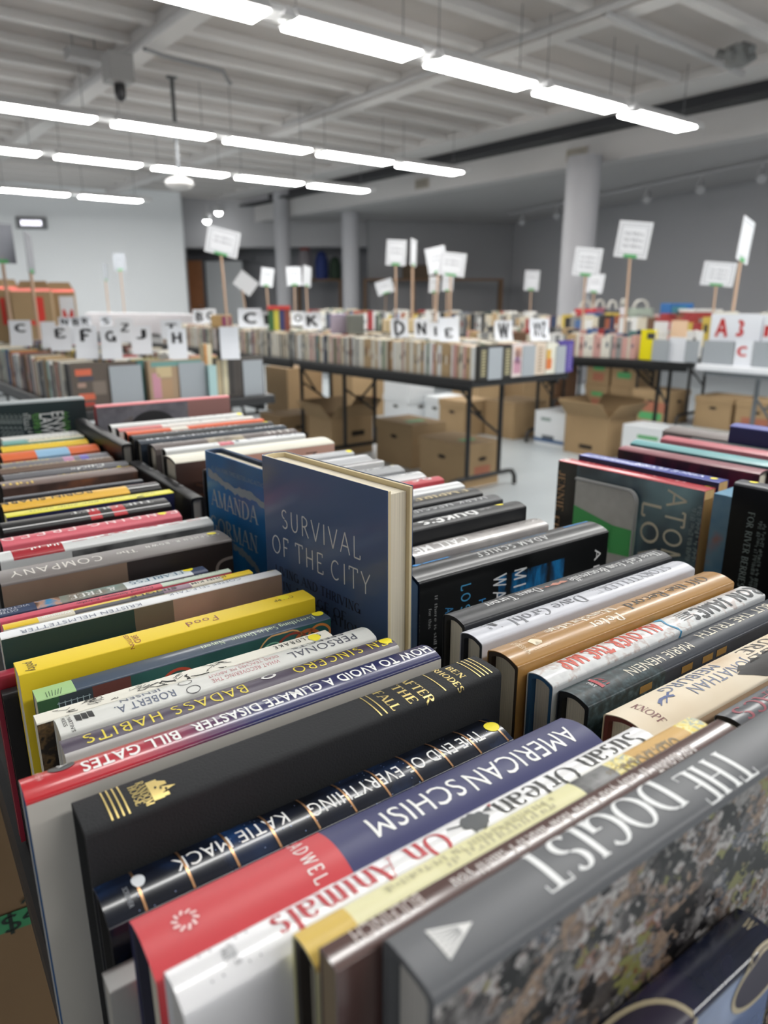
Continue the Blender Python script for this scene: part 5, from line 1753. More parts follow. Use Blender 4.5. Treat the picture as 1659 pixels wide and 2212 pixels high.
def carton(label, u, v, w, d, h, kind='lid', m=KRAFT, z=0.0, deg=38, group=None, marks=(), origin=None):
    """near corner at (u, v); w along u, d along v.  kind: lid (archive box), open or closed"""
    p = uv(u, v, z) if origin is None else origin
    o = empty('archive_box' if kind == 'lid' else 'carton', TM(p, deg), label, 'box', group)
    t = .004
    mb = MB()
    for lo, hi in (((0, 0, 0), (w, t, h)), ((0, d - t, 0), (w, d, h)), ((0, t, 0), (t, d - t, h)), ((w - t, t, 0), (w, d - t, h)), ((t, t, 0), (w - t, d - t, t))):
        mb.box(lo, hi, m)
    body = mb.build('body', o)
    if kind == 'lid':
        mb = MB()
        e = .006
        mb.box((-e, -e, h + .001), (w + e, d + e, h + .006), m)
        for lo, hi in (((-e, -e, h - .05), (w + e, -.002, h + .001)), ((-e, d + .002, h - .05), (w + e, d + e, h + .001)), ((-e, -.002, h - .05), (-.002, d + .002, h + .001)), ((w + .002, -.002, h - .05), (w + e, d + .002, h + .001))):
            mb.box(lo, hi, m)
        mb.build('lid', o)
        zz = h - .095
        pts = [(.038 * math.cos(2 * math.pi * q / 20), .014 * math.sin(2 * math.pi * q / 20)) for q in range(20)]
        for k in (0, 1):
            mb = MB()
            mb.face([(w / 2 + x, -.0012, zz + y) if k == 0 else (-.0012, d / 2 + x, zz + y) for x, y in pts], HOLE)
            mb.build('handle_hole', body)
    elif kind == 'open':
        for k, (lo, hi, rot, pos) in enumerate((((0, 0, 0), (w, t, .14), (R(40), 0, 0), (0, 0, h)), ((0, -t, 0), (w, 0, .14), (R(-40), 0, 0), (0, d, h)), ((0, 0, 0), (t, d, .15), (0, R(-40), 0), (0, 0, h)), ((-t, 0, 0), (0, d, .15), (0, R(38), 0), (w, 0, h)))):
            mb = MB()
            mb.box(lo, hi, m)
            f = mb.build('flap', o)
            f.location, f.rotation_euler = pos, rot
    else:
        mb = MB()
        mb.box((0, 0, h), (w, d / 2 - .001, h + t), m)
        mb.box((0, d / 2 + .001, h), (w, d, h + t), m)
        mb.build('top_flaps', o)
    for k, (side, a0, z0, a1, z1, c) in enumerate(marks):
        mb = MB()
        q = -.0015 if kind != 'lid' or z1 < h - .05 else -.0075
        if side == 'v':
            mb.face([(a0, q, z0), (a1, q, z0), (a1, q, z1), (a0, q, z1)], c)
        elif side == 't':
            mb.face([(a0, z0, h + .0075), (a1, z0, h + .0075), (a1, z1, h + .0075), (a0, z1, h + .0075)], c)
        else:
            mb.face([(q, a0, z0), (q, a1, z0), (q, a1, z1), (q, a0, z1)], c)
        mb.build('tape_strip' if c is GTAPE else 'printed_mark', body)
    return o


RUST = mat('#a86a52', .7)
BLU = mat('#2f5a8c', .5)
carton('brown archive box nearest the front legs of the long black table', 3.02, 3.06, .3, .42, .27, marks=[('t', .08, .1, .2, .16, GTAPE), ('v', .08, .05, .22, .13, RUST)])
carton('brown archive box with green tape behind the nearest one under the long table', 3.12, 3.68, .3, .4, .3, marks=[('t', .06, .1, .22, .17, GTAPE)])
carton('open brown carton with splayed flaps beneath the long table', 2.9, 4.34, .38, .32, .28, 'open', KRAFT, marks=[('v', .18, .14, .3, .18, HOLE)])
o = empty('paperback_book', TM(uv(2.98, 4.45, .006), 38), 'purple and pink paperback standing in the open carton under the long table', 'book')
mb = MB()
pp = mat('#8a4a9a', .4)
mb.box((0, 0, 0), (.2, .003, .25), pp)
mb.box((0, .04, 0), (.2, .043, .25), pp)
mb.box((0, .003, .247), (.2, .04, .25), mat('#5a4ab0', .4))
mb.build('cover', o)
mb = MB()
mb.box((.002, .003, .002), (.197, .04, .247), PG)
mb.build('page_block', o)
carton('brown archive box beside the left legs under the long table', 2.85, 5.02, .36, .3, .22, 'lid', KRAFT2)
carton('low brown carton left of the long table, nearest the lettered table', 2.2, 5.15, .42, .34, .24, 'closed', KRAFT2)
carton('tall brown carton beyond the first table joint of the long table', 3.72, 6.35, .42, .45, .46, 'closed', KRAFT2)
carton('tall brown carton with red print behind the long table legs', 4.1, 5.75, .4, .36, .5, 'closed', KRAFT, marks=[('v', .1, .08, .3, .2, RUST)])
carton('white archive box with two dark handles, bottom of its stack of two', 4.25, 5.08, .32, .36, .26, 'lid', BOXW)
carton('white archive box with two dark handles, top of its stack of two', 4.25, 5.08, .32, .36, .26, 'lid', BOXW, z=.268)
carton('white archive box between the white stack and the brown archive box', 4.4, 4.74, .3, .27, .27, 'lid', BOXW)
carton('brown archive box with a round hole beside the white archive boxes', 4.28, 4.36, .34, .32, .29, 'lid', KRAFT)
carton('plain brown carton standing left of the blue striped white box', 4.5, 4.0, .4, .34, .3, 'closed', KRAFT)
carton('white archive box with a blue stripe near its base', 4.52, 3.49, .36, .3, .27, 'closed', BOXW, marks=[('u', .0, .03, .3, .055, BLU), ('u', .1, .05, .22, .085, mat('#5a6068', .6)), ('u', .14, .2, .24, .225, mat('#8a9a96', .6))])
carton('open brown carton between the two white boxes under the right table', 4.46, 3.06, .36, .38, .29, 'open', KRAFT, marks=[('u', .12, .05, .24, .08, HOLE)])
carton('large white box with a short green tape strip', 4.44, 2.5, .24, .42, .28, 'closed', BOXW, marks=[('u', .14, .2, .3, .225, GTAPE), ('u', .3, .1, .42, .11, mat('#a8acae', .6))])
carton('brown archive box, lower left of the four stacked at the right', 6.5, 4.5, .36, .28, .26, 'lid', KRAFT, marks=[('u', .06, .15, .2, .19, GTAPE), ('u', .06, .04, .2, .12, RUST)])
carton('brown archive box, upper left of the four stacked at the right', 6.5, 4.5, .36, .28, .26, 'lid', KRAFT, z=.268, marks=[('u', .06, .15, .2, .19, GTAPE), ('u', .06, .04, .2, .12, RUST)])
carton('brown archive box, lower right of the four stacked at the right', 6.5, 4.14, .36, .33, .26, 'lid', KRAFT, marks=[('u', .1, .09, .26, .15, GTAPE)])
carton('brown archive box, upper right of the four stacked at the right', 6.5, 4.14, .36, .33, .26, 'lid', KRAFT, z=.268, marks=[('u', .1, .09, .26, .15, GTAPE)])
carton('brown lidded box right of the four stacked boxes', 6.2, 3.62, .36, .38, .3, 'lid', KRAFT, marks=[('u', .06, .03, .3, .1, GTAPE), ('u', .02, .1, .36, .2, RUST)])
carton('brown box under the white table, left of the pair', 6.35, 3.1, .36, .34, .28, 'lid', KRAFT)
carton('brown box under the white table, right of the pair', 6.35, 2.7, .36, .36, .28, 'lid', KRAFT, marks=[('u', .06, .06, .3, .14, RUST)])
carton('big brown carton behind the end legs of the long table', 5.75, 5.0, .5, .5, .46, 'closed', KRAFT2)
carton('brown carton right of the big one behind the long table', 6.3, 5.05, .4, .36, .46, 'closed', mat('#8d6a50', .8))
carton('brown carton left of the big one behind the long table', 5.3, 5.2, .3, .4, .4, 'closed', KRAFT)
# carton with the price tape below the near table's left end
cb = carton('brown carton with a hand-lettered green price tape at the lower left', 0, 0, .48, .4, .64, 'closed', mat('#8a6e4e', .85, mottle=.05, bscale=8), deg=35, origin=ab(-.42, .72))
cb.location = ab(-.42, .72)
M0 = TM(ab(-.42, .72), 35)
mb = MB()
Mi = M0.inverted()


def hit(px, py, y=-.002):
    o_, d_ = Mi @ CAMV, (Mi.to_3x3() @ ray(px, py))
    k = (y - o_.y) / d_.y
    return o_ + d_ * k


q = [hit(-40, 1995), hit(84, 1950), hit(84, 1990), hit(-40, 2034)]
mb.face(q, mat('#3f9460', .6))
for s, a, b in (('$', (8, 2022), (28, 2002)), ('2', (48, 1985), (66, 1968))):
    v, f = glyphs(s, 'round')
    c0, c1 = hit(*a, -.0026), hit(*b, -.0026)
    w = .018
    mb.mesh([(c0.x + w * gx, -.0026, c0.z + .024 * gy) for gx, gy in v], f, mat('#1a2a20', .6))
mb.build('price_tape', cb)['label'] = 'green tape lettered $ 2'

# ================================================================== placards on sticks
PAPER = mat('#e9ebef', .7)
STICK = mat('#c3a58c', .7)
INK = mat('#8a8c92', .7)


def placard(label, px, py, dist, w, h, roll=0.0, yaw=0.0, zb=.75, lean=0.0, border=True, tape=True, pm=PAPER, lines=2, bx=None):
    """sheet of w x h metres with its middle seen at (px, py), dist metres away"""
    r = ray(px, py).normalized()
    p = CAMV + r * dist
    face = math.degrees(math.atan2(p.y, p.x)) - 90 + yaw
    base = Vector((p.x, p.y, zb))
    o = empty('placard', TM(base, face), label, 'sign', 'placards on sticks above the tables')
    H = p.z - zb
    w, h = w * .88, h * .88
    Rm = Matrix.Translation((0, 0, H)) @ Matrix.Rotation(R(roll), 4, 'Y')
    mb = MB()
    mb.box((-w / 2, -.004, -h / 2), (w / 2, 0, h / 2), pm)
    if border:
        for x0, z0, x1, z1 in ((-.43, -.43, .43, -.415), (-.43, .415, .43, .43), (-.43, -.43, -.415, .43), (.415, -.43, .43, .43), (-.37, -.36, .37, -.35), (-.37, .35, .37, .36), (-.37, -.36, -.36, .36), (.36, -.36, .37, .36)):
            mb.mesh([(w * x0, -.0046, h * z0), (w * x1, -.0046, h * z0), (w * x1, -.0046, h * z1), (w * x0, -.0046, h * z1)], [(0, 1, 2, 3)], INK)
    v, f = glyphs('--- -----', 'bars')
    for k in range(lines):
        zc = (.12 - .17 * k) * h
        mb.mesh([(w * (.56 * gx - .28), -.0046, zc + .09 * h * gy) for gx, gy in v], f, INK)
    sheet = mb.build('sheet', o, M=Rm)
    mb = MB()
    lo = -h * .42
    mb.tube([Rm @ Vector((0, .006, -h * .3)), Rm @ Vector((0, .006, lo)), (lean, .006, 0)], .011, STICK, 6)
    mb.build('stick', o, smooth=True)
    if tape:
        mb = MB()
        mb.box((-w * .2, -.0062, -h * .5), (w * .2, -.0048, -h * .4), GTAPE)
        mb.build('tape_strip', sheet)
    return o


placard('large tilted placard above the left end of the long table', 481, 523, 6.0, .28, .22, 13, 0, .9)
placard('small placard tipped like a diamond right of the large tilted one', 531, 612, 8.6, .26, .21, 38, 8, .9, tape=False, border=False, lines=0)
placard('small upright placard beside the left grey column', 577, 599, 10.5, .2, .28, 8, -10, .9, border=False, lines=1)
placard('small square placard left of the colourful recess shelf', 635, 597, 10.4, .23, .28, -2, 0, .9, border=False, lines=1)
placard('narrow placard turned sideways below the colourful recess shelf', 663, 597, 10.2, .22, .3, 8, 58, .9, border=False, lines=0)
placard('small placard tilted up to the right before the big shelf', 831, 620, 10.0, .26, .2, -17, 0, .9)
placard('upright placard with green tape, left of the edge-on one', 856, 546, 7.8, .23, .28, 3, 0, .85)
placard('placard seen edge-on behind the letter card D', 893, 546, 7.4, .22, .28, 3, 74, .85, lines=0)
placard('placard tilted left behind the wide crossed one', 943, 562, 7.6, .24, .28, -12, 20, .85)
placard('wide placard crossing in front of the tilted one', 976, 571, 6.9, .28, .23, 6, 0, .85)
placard('small low placard, left of the pair under the wide placard', 938, 615, 10.2, .16, .24, 2, 0, .85, border=False, lines=1)
placard('small low placard, right of the pair under the wide placard', 967, 612, 9.6, .16, .22, 3, 0, .85, border=False, lines=1)
placard('small placard standing alone left of the big column', 1149, 606, 10.2, .22, .29, 2, 0, .9, lines=1)
placard('square placard in front of the big column', 1269, 566, 7.2, .275, .28, 5, 0, .73, lines=3)
placard('pale placard half behind the square one at the big column', 1286, 612, 9.4, .22, .25, 6, 0, .85)
placard('largest upright placard right of the big column', 1368, 518, 6.2, .28, .3, 6, 0, .73, lines=3)
placard('wide placard at the right above the red letter signs', 1552, 592, 7.0, .29, .22, 5, 0, .85, lines=3)
placard('placard turned edge-on at the right end of the photo', 1610, 520, 6.0, .25, .33, 10, 70, .73, lean=-.06, lines=0)
placard('dark backlit placard cut by the left edge of the photo', 0, 526, 5.6, .2, .28, 0, 22, .73, pm=mat('#8e9098', .8))  # sheet colour darkened to carry the shade of its shadow side
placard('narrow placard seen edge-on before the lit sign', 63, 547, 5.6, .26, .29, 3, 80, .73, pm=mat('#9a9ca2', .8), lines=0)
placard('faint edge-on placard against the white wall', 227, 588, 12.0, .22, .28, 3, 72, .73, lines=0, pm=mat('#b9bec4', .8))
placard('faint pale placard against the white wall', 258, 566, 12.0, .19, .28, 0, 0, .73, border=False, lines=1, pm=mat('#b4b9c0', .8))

# ================================================================== letter cards between the books
CARD = mat('#e3e6ec', .7)


def card(letter, where, px, pyt, pyb, wpx, z, yaw=0.0, back=12.0, red=False, style='heavy', ls=.6, lw=.55, lz=.62, flip=False, down=0.0):
    p = on(px, pyb, z)
    dpt = p.y * cP - (z - CAM_H) * sP
    w, h = wpx * dpt / F_PX, (pyb - pyt) * dpt / F_PX
    lab = ('white card lettered %s, %s' % (letter, where)) if letter else 'blank white card, ' + where
    o = empty('letter_card', TM(p, 38 - 22 + yaw), lab, 'card', 'letter cards standing between the books')
    n = 6
    pts = []
    for k in range(n + 1):
        t = k / n
        pts.append((t * h, math.sin(R(back)) * t * h + .012 * math.sin(math.pi * t) * (1 if back > 0 else -1)))
    mb = MB()
    for k in range(n):
        (z0, y0), (z1, y1) = pts[k], pts[k + 1]
        for off in (0, .0015):
            mb.face([(-w / 2, y0 + off, z0), (w / 2, y0 + off, z0), (w / 2, y1 + off, z1), (-w / 2, y1 + off, z1)], CARD)
    if letter:
        v, f = glyphs(letter, style)
        H = h * ls
        zc = h * lz
        k = 1

        def yy(zv):
            t = min(1, max(0, zv / h))
            return math.sin(R(back)) * t * h + .012 * math.sin(math.pi * t) * (1 if back > 0 else -1) - .0015
        vs = []
        for gx, gy in v:
            zv = zc + (gy - .5) * H * (-1 if flip else 1)
            vs.append(((gx - .5) * w * lw, yy(zv), zv))
        mb.mesh(vs, f, mat('#c0282c', .6) if red else mat('#232428', .7))
    if down:                                    # the rest of the card reaches down between the rows
        mb.box((-w / 2, 0, -down), (w / 2, .0015, 0), CARD)
    mb.build('sheet', o)
    return o


for L, wh, px, t, b, w in (('C', 'farthest left on the left table', 47, 694, 748, 44), ('E', 'second from the left on the left table', 133, 706, 758, 42), ('F', 'between the cards E and G', 190, 706, 776, 46), ('G', 'right of the card F on the left table', 243, 708, 776, 42),
                           ('J', 'right of the card G on the left table', 308, 706, 766, 42), ('H', 'low in the middle of the left table', 386, 712, 778, 40)):
    card(L, wh, px, t, b, w, .885, ls=.34, lw=.52, lz=.7)
card('', 'behind the card E', 108, 697, 752, 30, .885)
card('T', 'behind the card H', 372, 692, 732, 44, .9, ls=.3)
card('', 'tall at the right end of the left table', 499, 708, 776, 40, .885, back=6)
card('Z', 'behind the card G', 272, 690, 740, 36, .9, ls=.3)
for L, wh, px, t, b, w in (('N', 'in the rear of the left table before the red lettered cartons', 140, 686, 706, 24), ('B', 'in the rear of the left table, above the card F', 165, 686, 708, 24), ('R', 'in the rear of the left table, above the card G', 185, 684, 706, 24), ('S', 'in the rear of the left table, right of the card R', 230, 684, 704, 24),
                           ('B', 'at the left end of the long table', 432, 670, 700, 26), ('C', 'left of the crate on the long table', 455, 668, 698, 26), ('C', 'right of the crate on the long table', 542, 668, 708, 50), ('I', 'beside the small red boxes on the long table', 580, 674, 708, 26), ('O', 'left of the card K on the long table', 645, 674, 702, 28), ('K', 'in the middle of the long table', 676, 676, 712, 42)):
    card(L, wh, px, t, b, w, .92, ls=.6, lw=.6, lz=.5, down=.195 if L in 'NBR' and wh.startswith('in the rear') else 0)
for L, wh, px, t, b, w, ls in (('D', 'left of the cards N and I on the long table', 865, 690, 738, 40, .75), ('N', 'right of the card D on the long table', 913, 690, 740, 34, .6), ('I', 'between N and the tipped card on the long table', 943, 698, 744, 30, .5), ('W', 'alone near the corner of the long table', 1090, 694, 736, 42, .75), ('XYZ', 'near the far corner of the long table', 1168, 690, 736, 46, .6)):
    card(L, wh, px, t, b - (9 if L in 'DNI' else 0), w, .903, ls=ls, lw=.62 if L != 'I' else .2, lz=.5, down=0)
card('E', 'lying tipped right of the card I', 972, 688, 738, 46, .905, ls=.34, lw=.4, lz=.36, flip=True)

# ================================================================== displays and odds and ends on the far tables
def on_u(px, py, u):
    """point of the upright plane at distance u along the hall axis"""
    r = ray(px, py)
    return CAMV + r * (u / r.dot(RU))


def v_of(p):
    return p.dot(RV)


WT = .73
UW = 4.53


def panel(name, label, cat, x0, y0, x1, y1, m, u=UW, group=None, t=.004, texts=(), foot=False, zb=None):
    """upright sheet facing the near side, corners given where the photo shows them"""
    a, b = on_u(x0, y0, u), on_u(x1, y1, u)
    v0, v1 = v_of(b), v_of(a)
    z0 = b.z if zb is None else zb
    h = a.z - z0
    o = empty(name, TM(uv(u, v1, z0), -52), label, cat, group)
    L = v1 - v0
    mb = MB()
    mb.box((0, 0, 0), (L, t, h), m)
    for s, x, z, w, hh, c in texts:
        vv, f = glyphs(s, 'heavy' if s not in '-' else 'bars')
        mb.mesh([(L * x + L * w * gx, -.0008, h * z + h * hh * gy) for gx, gy in vv], f, mat(c, .6))
    mb.build('sheet' if not foot else 'upright_plate', o)
    if foot:
        mb = MB()
        mb.box((0, t, 0), (L, .03, .0015), m)
        mb.build('foot_plate', o)
    return o


RED = '#c23232'
panel('bookend', 'wide grey bookend plate on the white table under the red letter A', 'bookend', 1521, 735, 1584, 783, BEND, group='grey bookends on the white table', foot=True, zb=WT)
panel('bookend', 'grey bookend plate cut by the right edge on the white table', 'bookend', 1628, 737, 1690, 787, BEND, group='grey bookends on the white table', foot=True, zb=WT)
panel('letter_card', 'white sheet with a small red letter c between two grey bookends', 'card', 1587, 733, 1624, 786, CARD, texts=[('C', .2, .36, .5, .4, RED)], zb=WT)


def white_box(label, u, v, w, d, h, z, letters=(), deg=38):
    o = empty('display_box', TM(uv(u, v, z), deg), label, 'box')
    t = .004
    mb = MB()
    for lo, hi in (((0, 0, 0), (w, t, h)), ((0, d - t, 0), (w, d, h)), ((0, t, 0), (t, d - t, h)), ((w - t, t, 0), (w, d - t, h)), ((t, t, 0), (w - t, d - t, t))):
        mb.box(lo, hi, CARD)
    for s, y, zz, ww, hh in letters:
        vv, f = glyphs(s, 'heavy')
        mb.mesh([(-.0012, y - ww * gx, zz + hh * gy) for gx, gy in vv], f, mat(RED, .6))
    mb.build('body', o)
    mb = MB()
    for y in (t, d - t - .02):
        mb.box((t, y, h * .1), (w - t, y + .02, h * 1.04), mat('#c8c4b8', .8))
    mb.build('dividers', o)
    return o


pa = on_u(1530, 733, 4.6)
va, za = v_of(on_u(1505, 712, 4.6)), 0
white_box('long white box with the red letters A and 3 on the white table', 4.6, 2.13, .3, .325, .31, WT, [('A', .29, .17, .085, .11), ('3', .155, .175, .05, .1)])
white_box('white box with a red letter m at the right edge', 4.6, 1.74, .3, .38, .31, WT, [('m', .37, .18, .11, .1)])
panel('display_card', 'white card with a few grey lines, left of the orange patch at the right table', 'card', 1414, 694, 1440, 732, CARD, u=4.78, zb=.72, texts=[('--- --', .15, .6, .7, .12, '#9a9ca0'), ('-- ----', .15, .3, .7, .12, '#9a9ca0')])
panel('display_card', 'white card printed with orange and yellow patches at the right table', 'card', 1452, 692, 1482, 730, mat('#e8c8a8', .6), u=4.72, zb=.72)
# turned-out books at the end of the right black table
for lab, x0, y0, x1, y1, c in (('bright yellow book standing face out at the end of the right black table', 1386, 712, 1410, 773, '#e6d800'), ('white book with grey print facing out at the end of the right black table', 1446, 728, 1478, 779, '#dfe1e6')):
    a, b = on_u(x0, y0, 4.62), on_u(x1, y1, 4.62)
    face = empty('hardcover_book', TM(uv(4.62, v_of(a), .72), -52), lab, 'book')
    L, h = v_of(a) - v_of(b), a.z - .72
    mb = MB()
    for y in (0, .027):
        mb.box((0, y, 0), (L, y + .003, h), mat(c, .45))
    mb.box((0, .003, 0), (.003, .027, h), mat(c, .45))
    if 'yellow' in lab:
        mb.mesh([(L * .45, -.0006, h * .7), (L, -.0006, h * .7), (L, -.0006, h * .9), (L * .45, -.0006, h * .9)], [(0, 1, 2, 3)], mat('#3c3c40', .6))
    mb.build('cover', face)
    mb = MB()
    mb.box((.003, .003, .003), (L - .004, .027, h - .003), PG)
    mb.build('page_block', face)
panel('bookend', 'grey bookend between the yellow and the white book on the right black table', 'bookend', 1411, 733, 1443, 776, BEND, u=4.6, group='grey bookends on the right black table', foot=True, zb=.72)
panel('bookend', 'grey bookend at the very end of the right black table', 'bookend', 1482, 735, 1506, 778, BEND, u=4.56, group='grey bookends on the right black table', foot=True, zb=.73)
p = on(1604, 690, 1.03)
# leaning white carton behind the letters
o = empty('display_box', TM(uv(4.93, 2.2, .73), 38), 'tall white carton leaning at the foot of the edge-on placard', 'box')
mb = MB()
mb.box((0, 0, 0), (.16, .1, .42), CARD, Matrix.Rotation(R(14), 4, 'X').to_4x4())
mb.build('body', o)
mb = MB()
mb.box((-.004, -.004, .42), (.164, .104, .425), CARD, Matrix.Rotation(R(14), 4, 'X').to_4x4())
mb.build('top_flap', o)


def tote(label, px, pyb, pyt, wpx, dist, c, c2=None, yaw=0):
    r = ray(px, pyb)
    k = dist / r.y
    p = CAMV + r * k
    p.z = .735
    sc = dist / F_PX
    w, h = wpx * sc, max(.2, 1.12 + (ray(px, pyt) * (dist / ray(px, pyt).y)).z - .735)
    o = empty('tote_bag', TM(p, yaw), label, 'bag', 'tote bags on the rear table line')
    m = mat(c, .8)
    mb = MB()
    n = 12
    hs = []
    for zt, sx, sy in ((0, .9, .09), (.3, 1, .1), (.6, .98, .07), (.78, .95, .035)):
        ring = []
        for q in range(2 * n):
            a = 2 * math.pi * q / (2 * n)
            ring.append((w / 2 * sx * math.copysign(abs(math.cos(a)) ** .5, math.cos(a)), sy * math.copysign(abs(math.sin(a)) ** .6, math.sin(a)), h * zt))
        hs.append(ring)
    vs = [q for g in hs for q in g]
    N = 2 * n
    mb.mesh(vs, [(i * N + q, i * N + (q + 1) % N, (i + 1) * N + (q + 1) % N, (i + 1) * N + q) for i in range(3) for q in range(N)] + [tuple(range(N))], m)
    if c2:
        mb.mesh([(-w * .2, -.104, h * .25), (w * .2, -.104, h * .25), (w * .2, -.08, h * .6), (-w * .2, -.08, h * .6)], [(0, 1, 2, 3)], mat(c2, .7))
    mb.build('body', o, smooth=True)
    for y in (-.03, .03):
        mb = MB()
        mb.tube([(-w * .25, y, h * .74)] + [(-w * .25 * math.cos(a), y, h * .78 + h * .22 * math.sin(a)) for a in [math.pi * q / 10 for q in range(11)]] + [(w * .25, y, h * .74)], .009, mat('#c8c6be', .8), 6)
        mb.build('handle', o, smooth=True)
    return o


tote('red tote bag at the foot of the big column', 1262, 700, 650, 46, 8.35, '#b03030', '#c8b83a')
tote('pink and dark tote bag right of the red one', 1292, 700, 648, 34, 8.65, '#8a4a58', '#3a3a44')
tote('charcoal tote bag with a white print in the middle of the bags', 1319, 700, 650, 32, 8.3, '#4a4c52', '#d8d8dc')
tote('white tote bag leaning between the charcoal and the sage one', 1343, 700, 646, 18, 8.5, '#c8c4c6')
tote('sage grey tote bag with a navy patch beneath the largest placard', 1380, 702, 648, 56, 8.2, '#8a9488', '#2c3350')


def parcel(name, label, cat, px, pyb, wpx, h, d, dist, c, lid=None, zb=.735, rows_=()):
    r = ray(px, pyb)
    p = CAMV + r * (dist / r.y)
    p.z = zb
    w = wpx * dist / F_PX
    o = empty(name, TM(p, 10), label, cat)
    mb = MB()
    mb.box((-w / 2, 0, 0), (w / 2, d, h), mat(c, .6))
    for x0, z0, x1, z1, cc in rows_:
        mb.mesh([(w * x0, -.001, h * z0), (w * x1, -.001, h * z0), (w * x1, -.001, h * z1), (w * x0, -.001, h * z1)], [(0, 1, 2, 3)], mat(cc, .6))
    mb.build('body', o, bevel=.006)
    if lid:
        mb = MB()
        mb.box((-w / 2 - .006, -.006, h + .001), (w / 2 + .006, d + .006, h + .03), mat(lid, .6))
        mb.build('lid', o)
    return o


parcel('toy_case', 'blue toy case with a teal base on the rear tables', 'toy case', 1470, 690, 54, .36, .2, 8.2, '#2f6aa8', rows_=[(-.4, .3, .2, .9, '#4a8a98'), (-.5, 0, .5, .2, '#3f7f80')])
parcel('gift_box', 'red box with a white lid right of the blue toy case', 'box', 1528, 692, 62, .27, .3, 7.9, '#b04038', '#e6e2dc', rows_=[(-.2, .0, .0, .45, '#dcd4c8'), (.2, .5, .45, .9, '#d0dce4')])
parcel('gift_box', 'dark red box behind the white lidded one', 'box', 1580, 692, 40, .2, .25, 8.3, '#8c3a34')
parcel('gift_box', 'low red box left of the display cards', 'box', 1412, 702, 40, .2, .25, 8.9, '#a83c3c', '#d8b8b0')
parcel('wooden_crate', 'small wooden crate holding the large tilted placard', 'crate', 478, 700, 42, .1, .18, 6.3, '#a88a5c', zb=.905, rows_=[(.05, .1, .48, .9, '#8a3a66')])
parcel('wooden_crate', 'pale wooden crate under the placards left of the letter card D', 'crate', 868, 694, 62, .09, .2, 5.2, '#c8b48c', zb=.905)
parcel('boxed_set', 'red and striped boxed books set on top of the long table', 'boxed books', 604, 708, 44, .15, .12, 5.6, '#4a5a3c', '#c8403c', zb=.905, rows_=[(-.5, 0, -.25, 1, '#3f6a40'), (-.25, 0, 0, 1, '#c8c04a'), (0, 0, .25, 1, '#3a3f70'), (.25, 0, .5, 1, '#8a4a3c')])
parcel('boxed_set', 'lilac spined boxed books set on top of the long table', 'boxed books', 735, 722, 34, .13, .12, 5.0, '#a89ab0', zb=.905, rows_=[(-.5 + .1 * k, .1, -.46 + .1 * k, .9, '#c8bcc8') for k in range(10)])
parcel('boxed_set', 'grey spined boxed books set beside the lilac one', 'boxed books', 770, 724, 34, .13, .12, 4.9, '#8a8c84', zb=.905, rows_=[(-.5 + .1 * k, .1, -.46 + .1 * k, .9, '#4a4c4a') for k in range(10)])
# white trays at the far left end of the long tables
for k, (px, wp, lab) in enumerate(((214, 50, 'white cardboard tray, leftmost of five on the far tables'), (266, 52, 'white cardboard tray, second from the left of five on the far tables'), (318, 50, 'white cardboard tray in the middle of five on the far tables'), (368, 50, 'white cardboard tray, second from the right of five on the far tables'), (414, 40, 'white cardboard tray, rightmost of five on the far tables'))):
    parcel('cardboard_tray', lab, 'tray', px, 700, wp, .24, .25, 9.4 - .25 * k, '#e2dfe2', zb=.735)
# brown cartons with red hand lettering on the left rear tables


def letter_carton(label, px, dist, wpx, ztop, letter, a, wl, hl, card_=False):
    r = ray(px, 680)
    p = CAMV + r * (dist / r.y)
    p.z = .737
    w = wpx * dist / F_PX
    h = ztop - .737
    o = empty('carton', TM(p, 20), label, 'box')
    mb = MB()
    mb.box((-w / 2, 0, 0), (w / 2, .3, h), KRAFT)
    if card_:
        mb.mesh([(w * .02, -.001, h * .42), (w * .48, -.001, h * .42), (w * .48, -.001, h * .92), (w * .02, -.001, h * .92)], [(0, 1, 2, 3)], CARD)
    v, f = glyphs(letter, 'heavy')
    mb.mesh([(w * a + w * wl * gx, -.002, h * .35 + h * hl * gy) for gx, gy in v], f, mat('#d83a2e', .6))
    mb.build('body', o)
    mb = MB()
    mb.mesh([(-w / 2, .3, h), (w / 2, .3, h), (w / 2 - .05, .36, h + .1), (-w / 2 + .05, .36, h + .1)], [(0, 1, 2, 3), (3, 2, 1, 0)], KRAFT)
    mb.mesh([(-w / 2, 0, h + .001), (w / 2, 0, h + .001), (w / 2, .12, h + .03), (-w / 2, .12, h + .03)], [(0, 1, 2, 3)], mat('#c84a36', .7))
    mb.build('open_flaps', o)


letter_carton('brown carton with a red I cut by the left edge of the photo', 8, 6.9, 62, 1.22, 'I', -.05, .14, .5)
letter_carton('brown carton with a big red J on the left rear table', 72, 6.7, 74, 1.2, 'J', -.1, .4, .55)
letter_carton('brown carton with a white label lettered M in red', 130, 7.2, 62, 1.2, 'M', .08, .34, .3, True)

# ---- shelves at the back of the hall
SHELF = mat('#7a5c40', .6)


def wall_shelf(label, px0, px1, py, dist, posts):
    r0, r1 = ray(px0, py), ray(px1, py)
    p, q = CAMV + r0 * (dist / r0.y), CAMV + r1 * (dist / r1.y)
    o = empty('shelf_unit', TM(Vector((p.x, p.y, 0)), 0), label, 'shelf')
    L = q.x - p.x
    mb = MB()
    mb.box((0, 0, p.z - .04), (L, .4, p.z), SHELF)
    mb.build('plank', o)
    for f in posts:
        mb = MB()
        mb.box((L * f - .03, .02, 0), (L * f + .03, .38, p.z - .041), SHELF)
        mb.build('post', o)
    return o, p, L


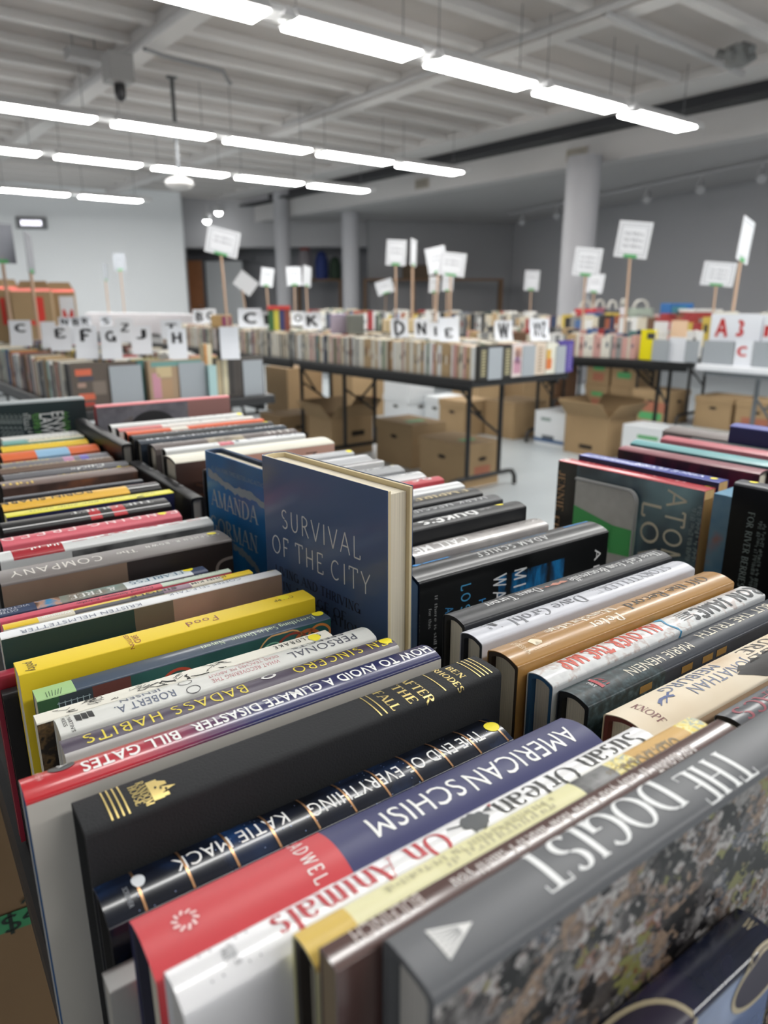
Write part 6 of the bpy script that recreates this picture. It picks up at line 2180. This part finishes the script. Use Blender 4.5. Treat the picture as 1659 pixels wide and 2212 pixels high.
sh, sp_, sl = wall_shelf('brown wooden shelf with bright bags between the two far columns', 640, 738, 603, 18.2, (.04, .96))
sh2, sp2, sl2 = wall_shelf('long low brown shelf unit against the far grey wall', 785, 1088, 602, 17.0, (.01, .36, .99))
for k, (f0, f1, h, c, lab) in enumerate(((.02, .36, .72, '#8a8488', 'grey sack with a red top on the shelf between the far columns'), (.4, .7, .62, '#2c3c78', 'blue sack on the shelf between the far columns'), (.72, .98, .5, '#2c3f30', 'dark green sack on the shelf between the far columns'))):
    o = empty('storage_sack', TM(Vector((sp_.x + sl * (f0 + f1) / 2, 18.22, sp_.z)), 0), lab, 'sack')
    w = sl * (f1 - f0) / 2
    mb = MB()
    mb.lathe([(.001, 0), (w * .9, 0), (w, h * .2), (w * .95, h * .7), (w * .7, h * .92), (.001, h)], mat(c, .7), c=(0, .17, 0), n=16)
    ob = mb.build('body', o, smooth=True)
    mb = MB()
    mb.lathe([(w * .72, h * .93), (w * .5, h * 1.02), (.001, h * 1.06)], mat('#b0483c' if k == 0 else c, .7), c=(0, .17, 0), n=16)
    mb.build('top', o, smooth=True)
mbx = MB()
mbx.box((0, 0, 0), (.9, .35, .3), mat('#5a4a3a', .8))
tag(mbx.build('storage_crate', M=TM(Vector((sp2.x + sl2 * .28, 17.02, sp2.z)), 0), bevel=.01), 'brown crate on the long low shelf behind the edge-on placard', 'crate')

# ================================================================== light and camera
w = bpy.data.worlds.new('hall')
SC.world = w
w.use_nodes = True
w.node_tree.nodes['Background'].inputs[0].default_value = lin('#e6e7ea')
w.node_tree.nodes['Background'].inputs[1].default_value = .42

cd = bpy.data.cameras.new('camera')
cam = bpy.data.objects.new('camera', cd)
COL.objects.link(cam)
cam.location = CAMV
cam.rotation_euler = (math.pi / 2 - PITCH, 0, 0)
cd.sensor_fit = 'VERTICAL'
cd.sensor_height = 36.0
cd.sensor_width = 27.0
cd.lens = 36.0 * F_PX / 2212
cd.clip_start = .01
cd.dof.use_dof = True
cd.dof.focus_distance = .47
cd.dof.aperture_fstop = cd.lens / 3.3
SC.camera = cam
SC.view_settings.view_transform = 'Standard'
SC.view_settings.look = 'None'
SC.view_settings.exposure = 0.55
SC.view_settings.gamma = 1.0
SC.view_settings.use_curve_mapping = False
SC.cycles.use_denoising = True
SC.cycles.max_bounces = 8
SC.cycles.diffuse_bounces = 5
SC.cycles.glossy_bounces = 3
SC.cycles.sample_clamp_indirect = 6.0
SC.cycles.caustics_reflective = False
SC.cycles.caustics_refractive = False
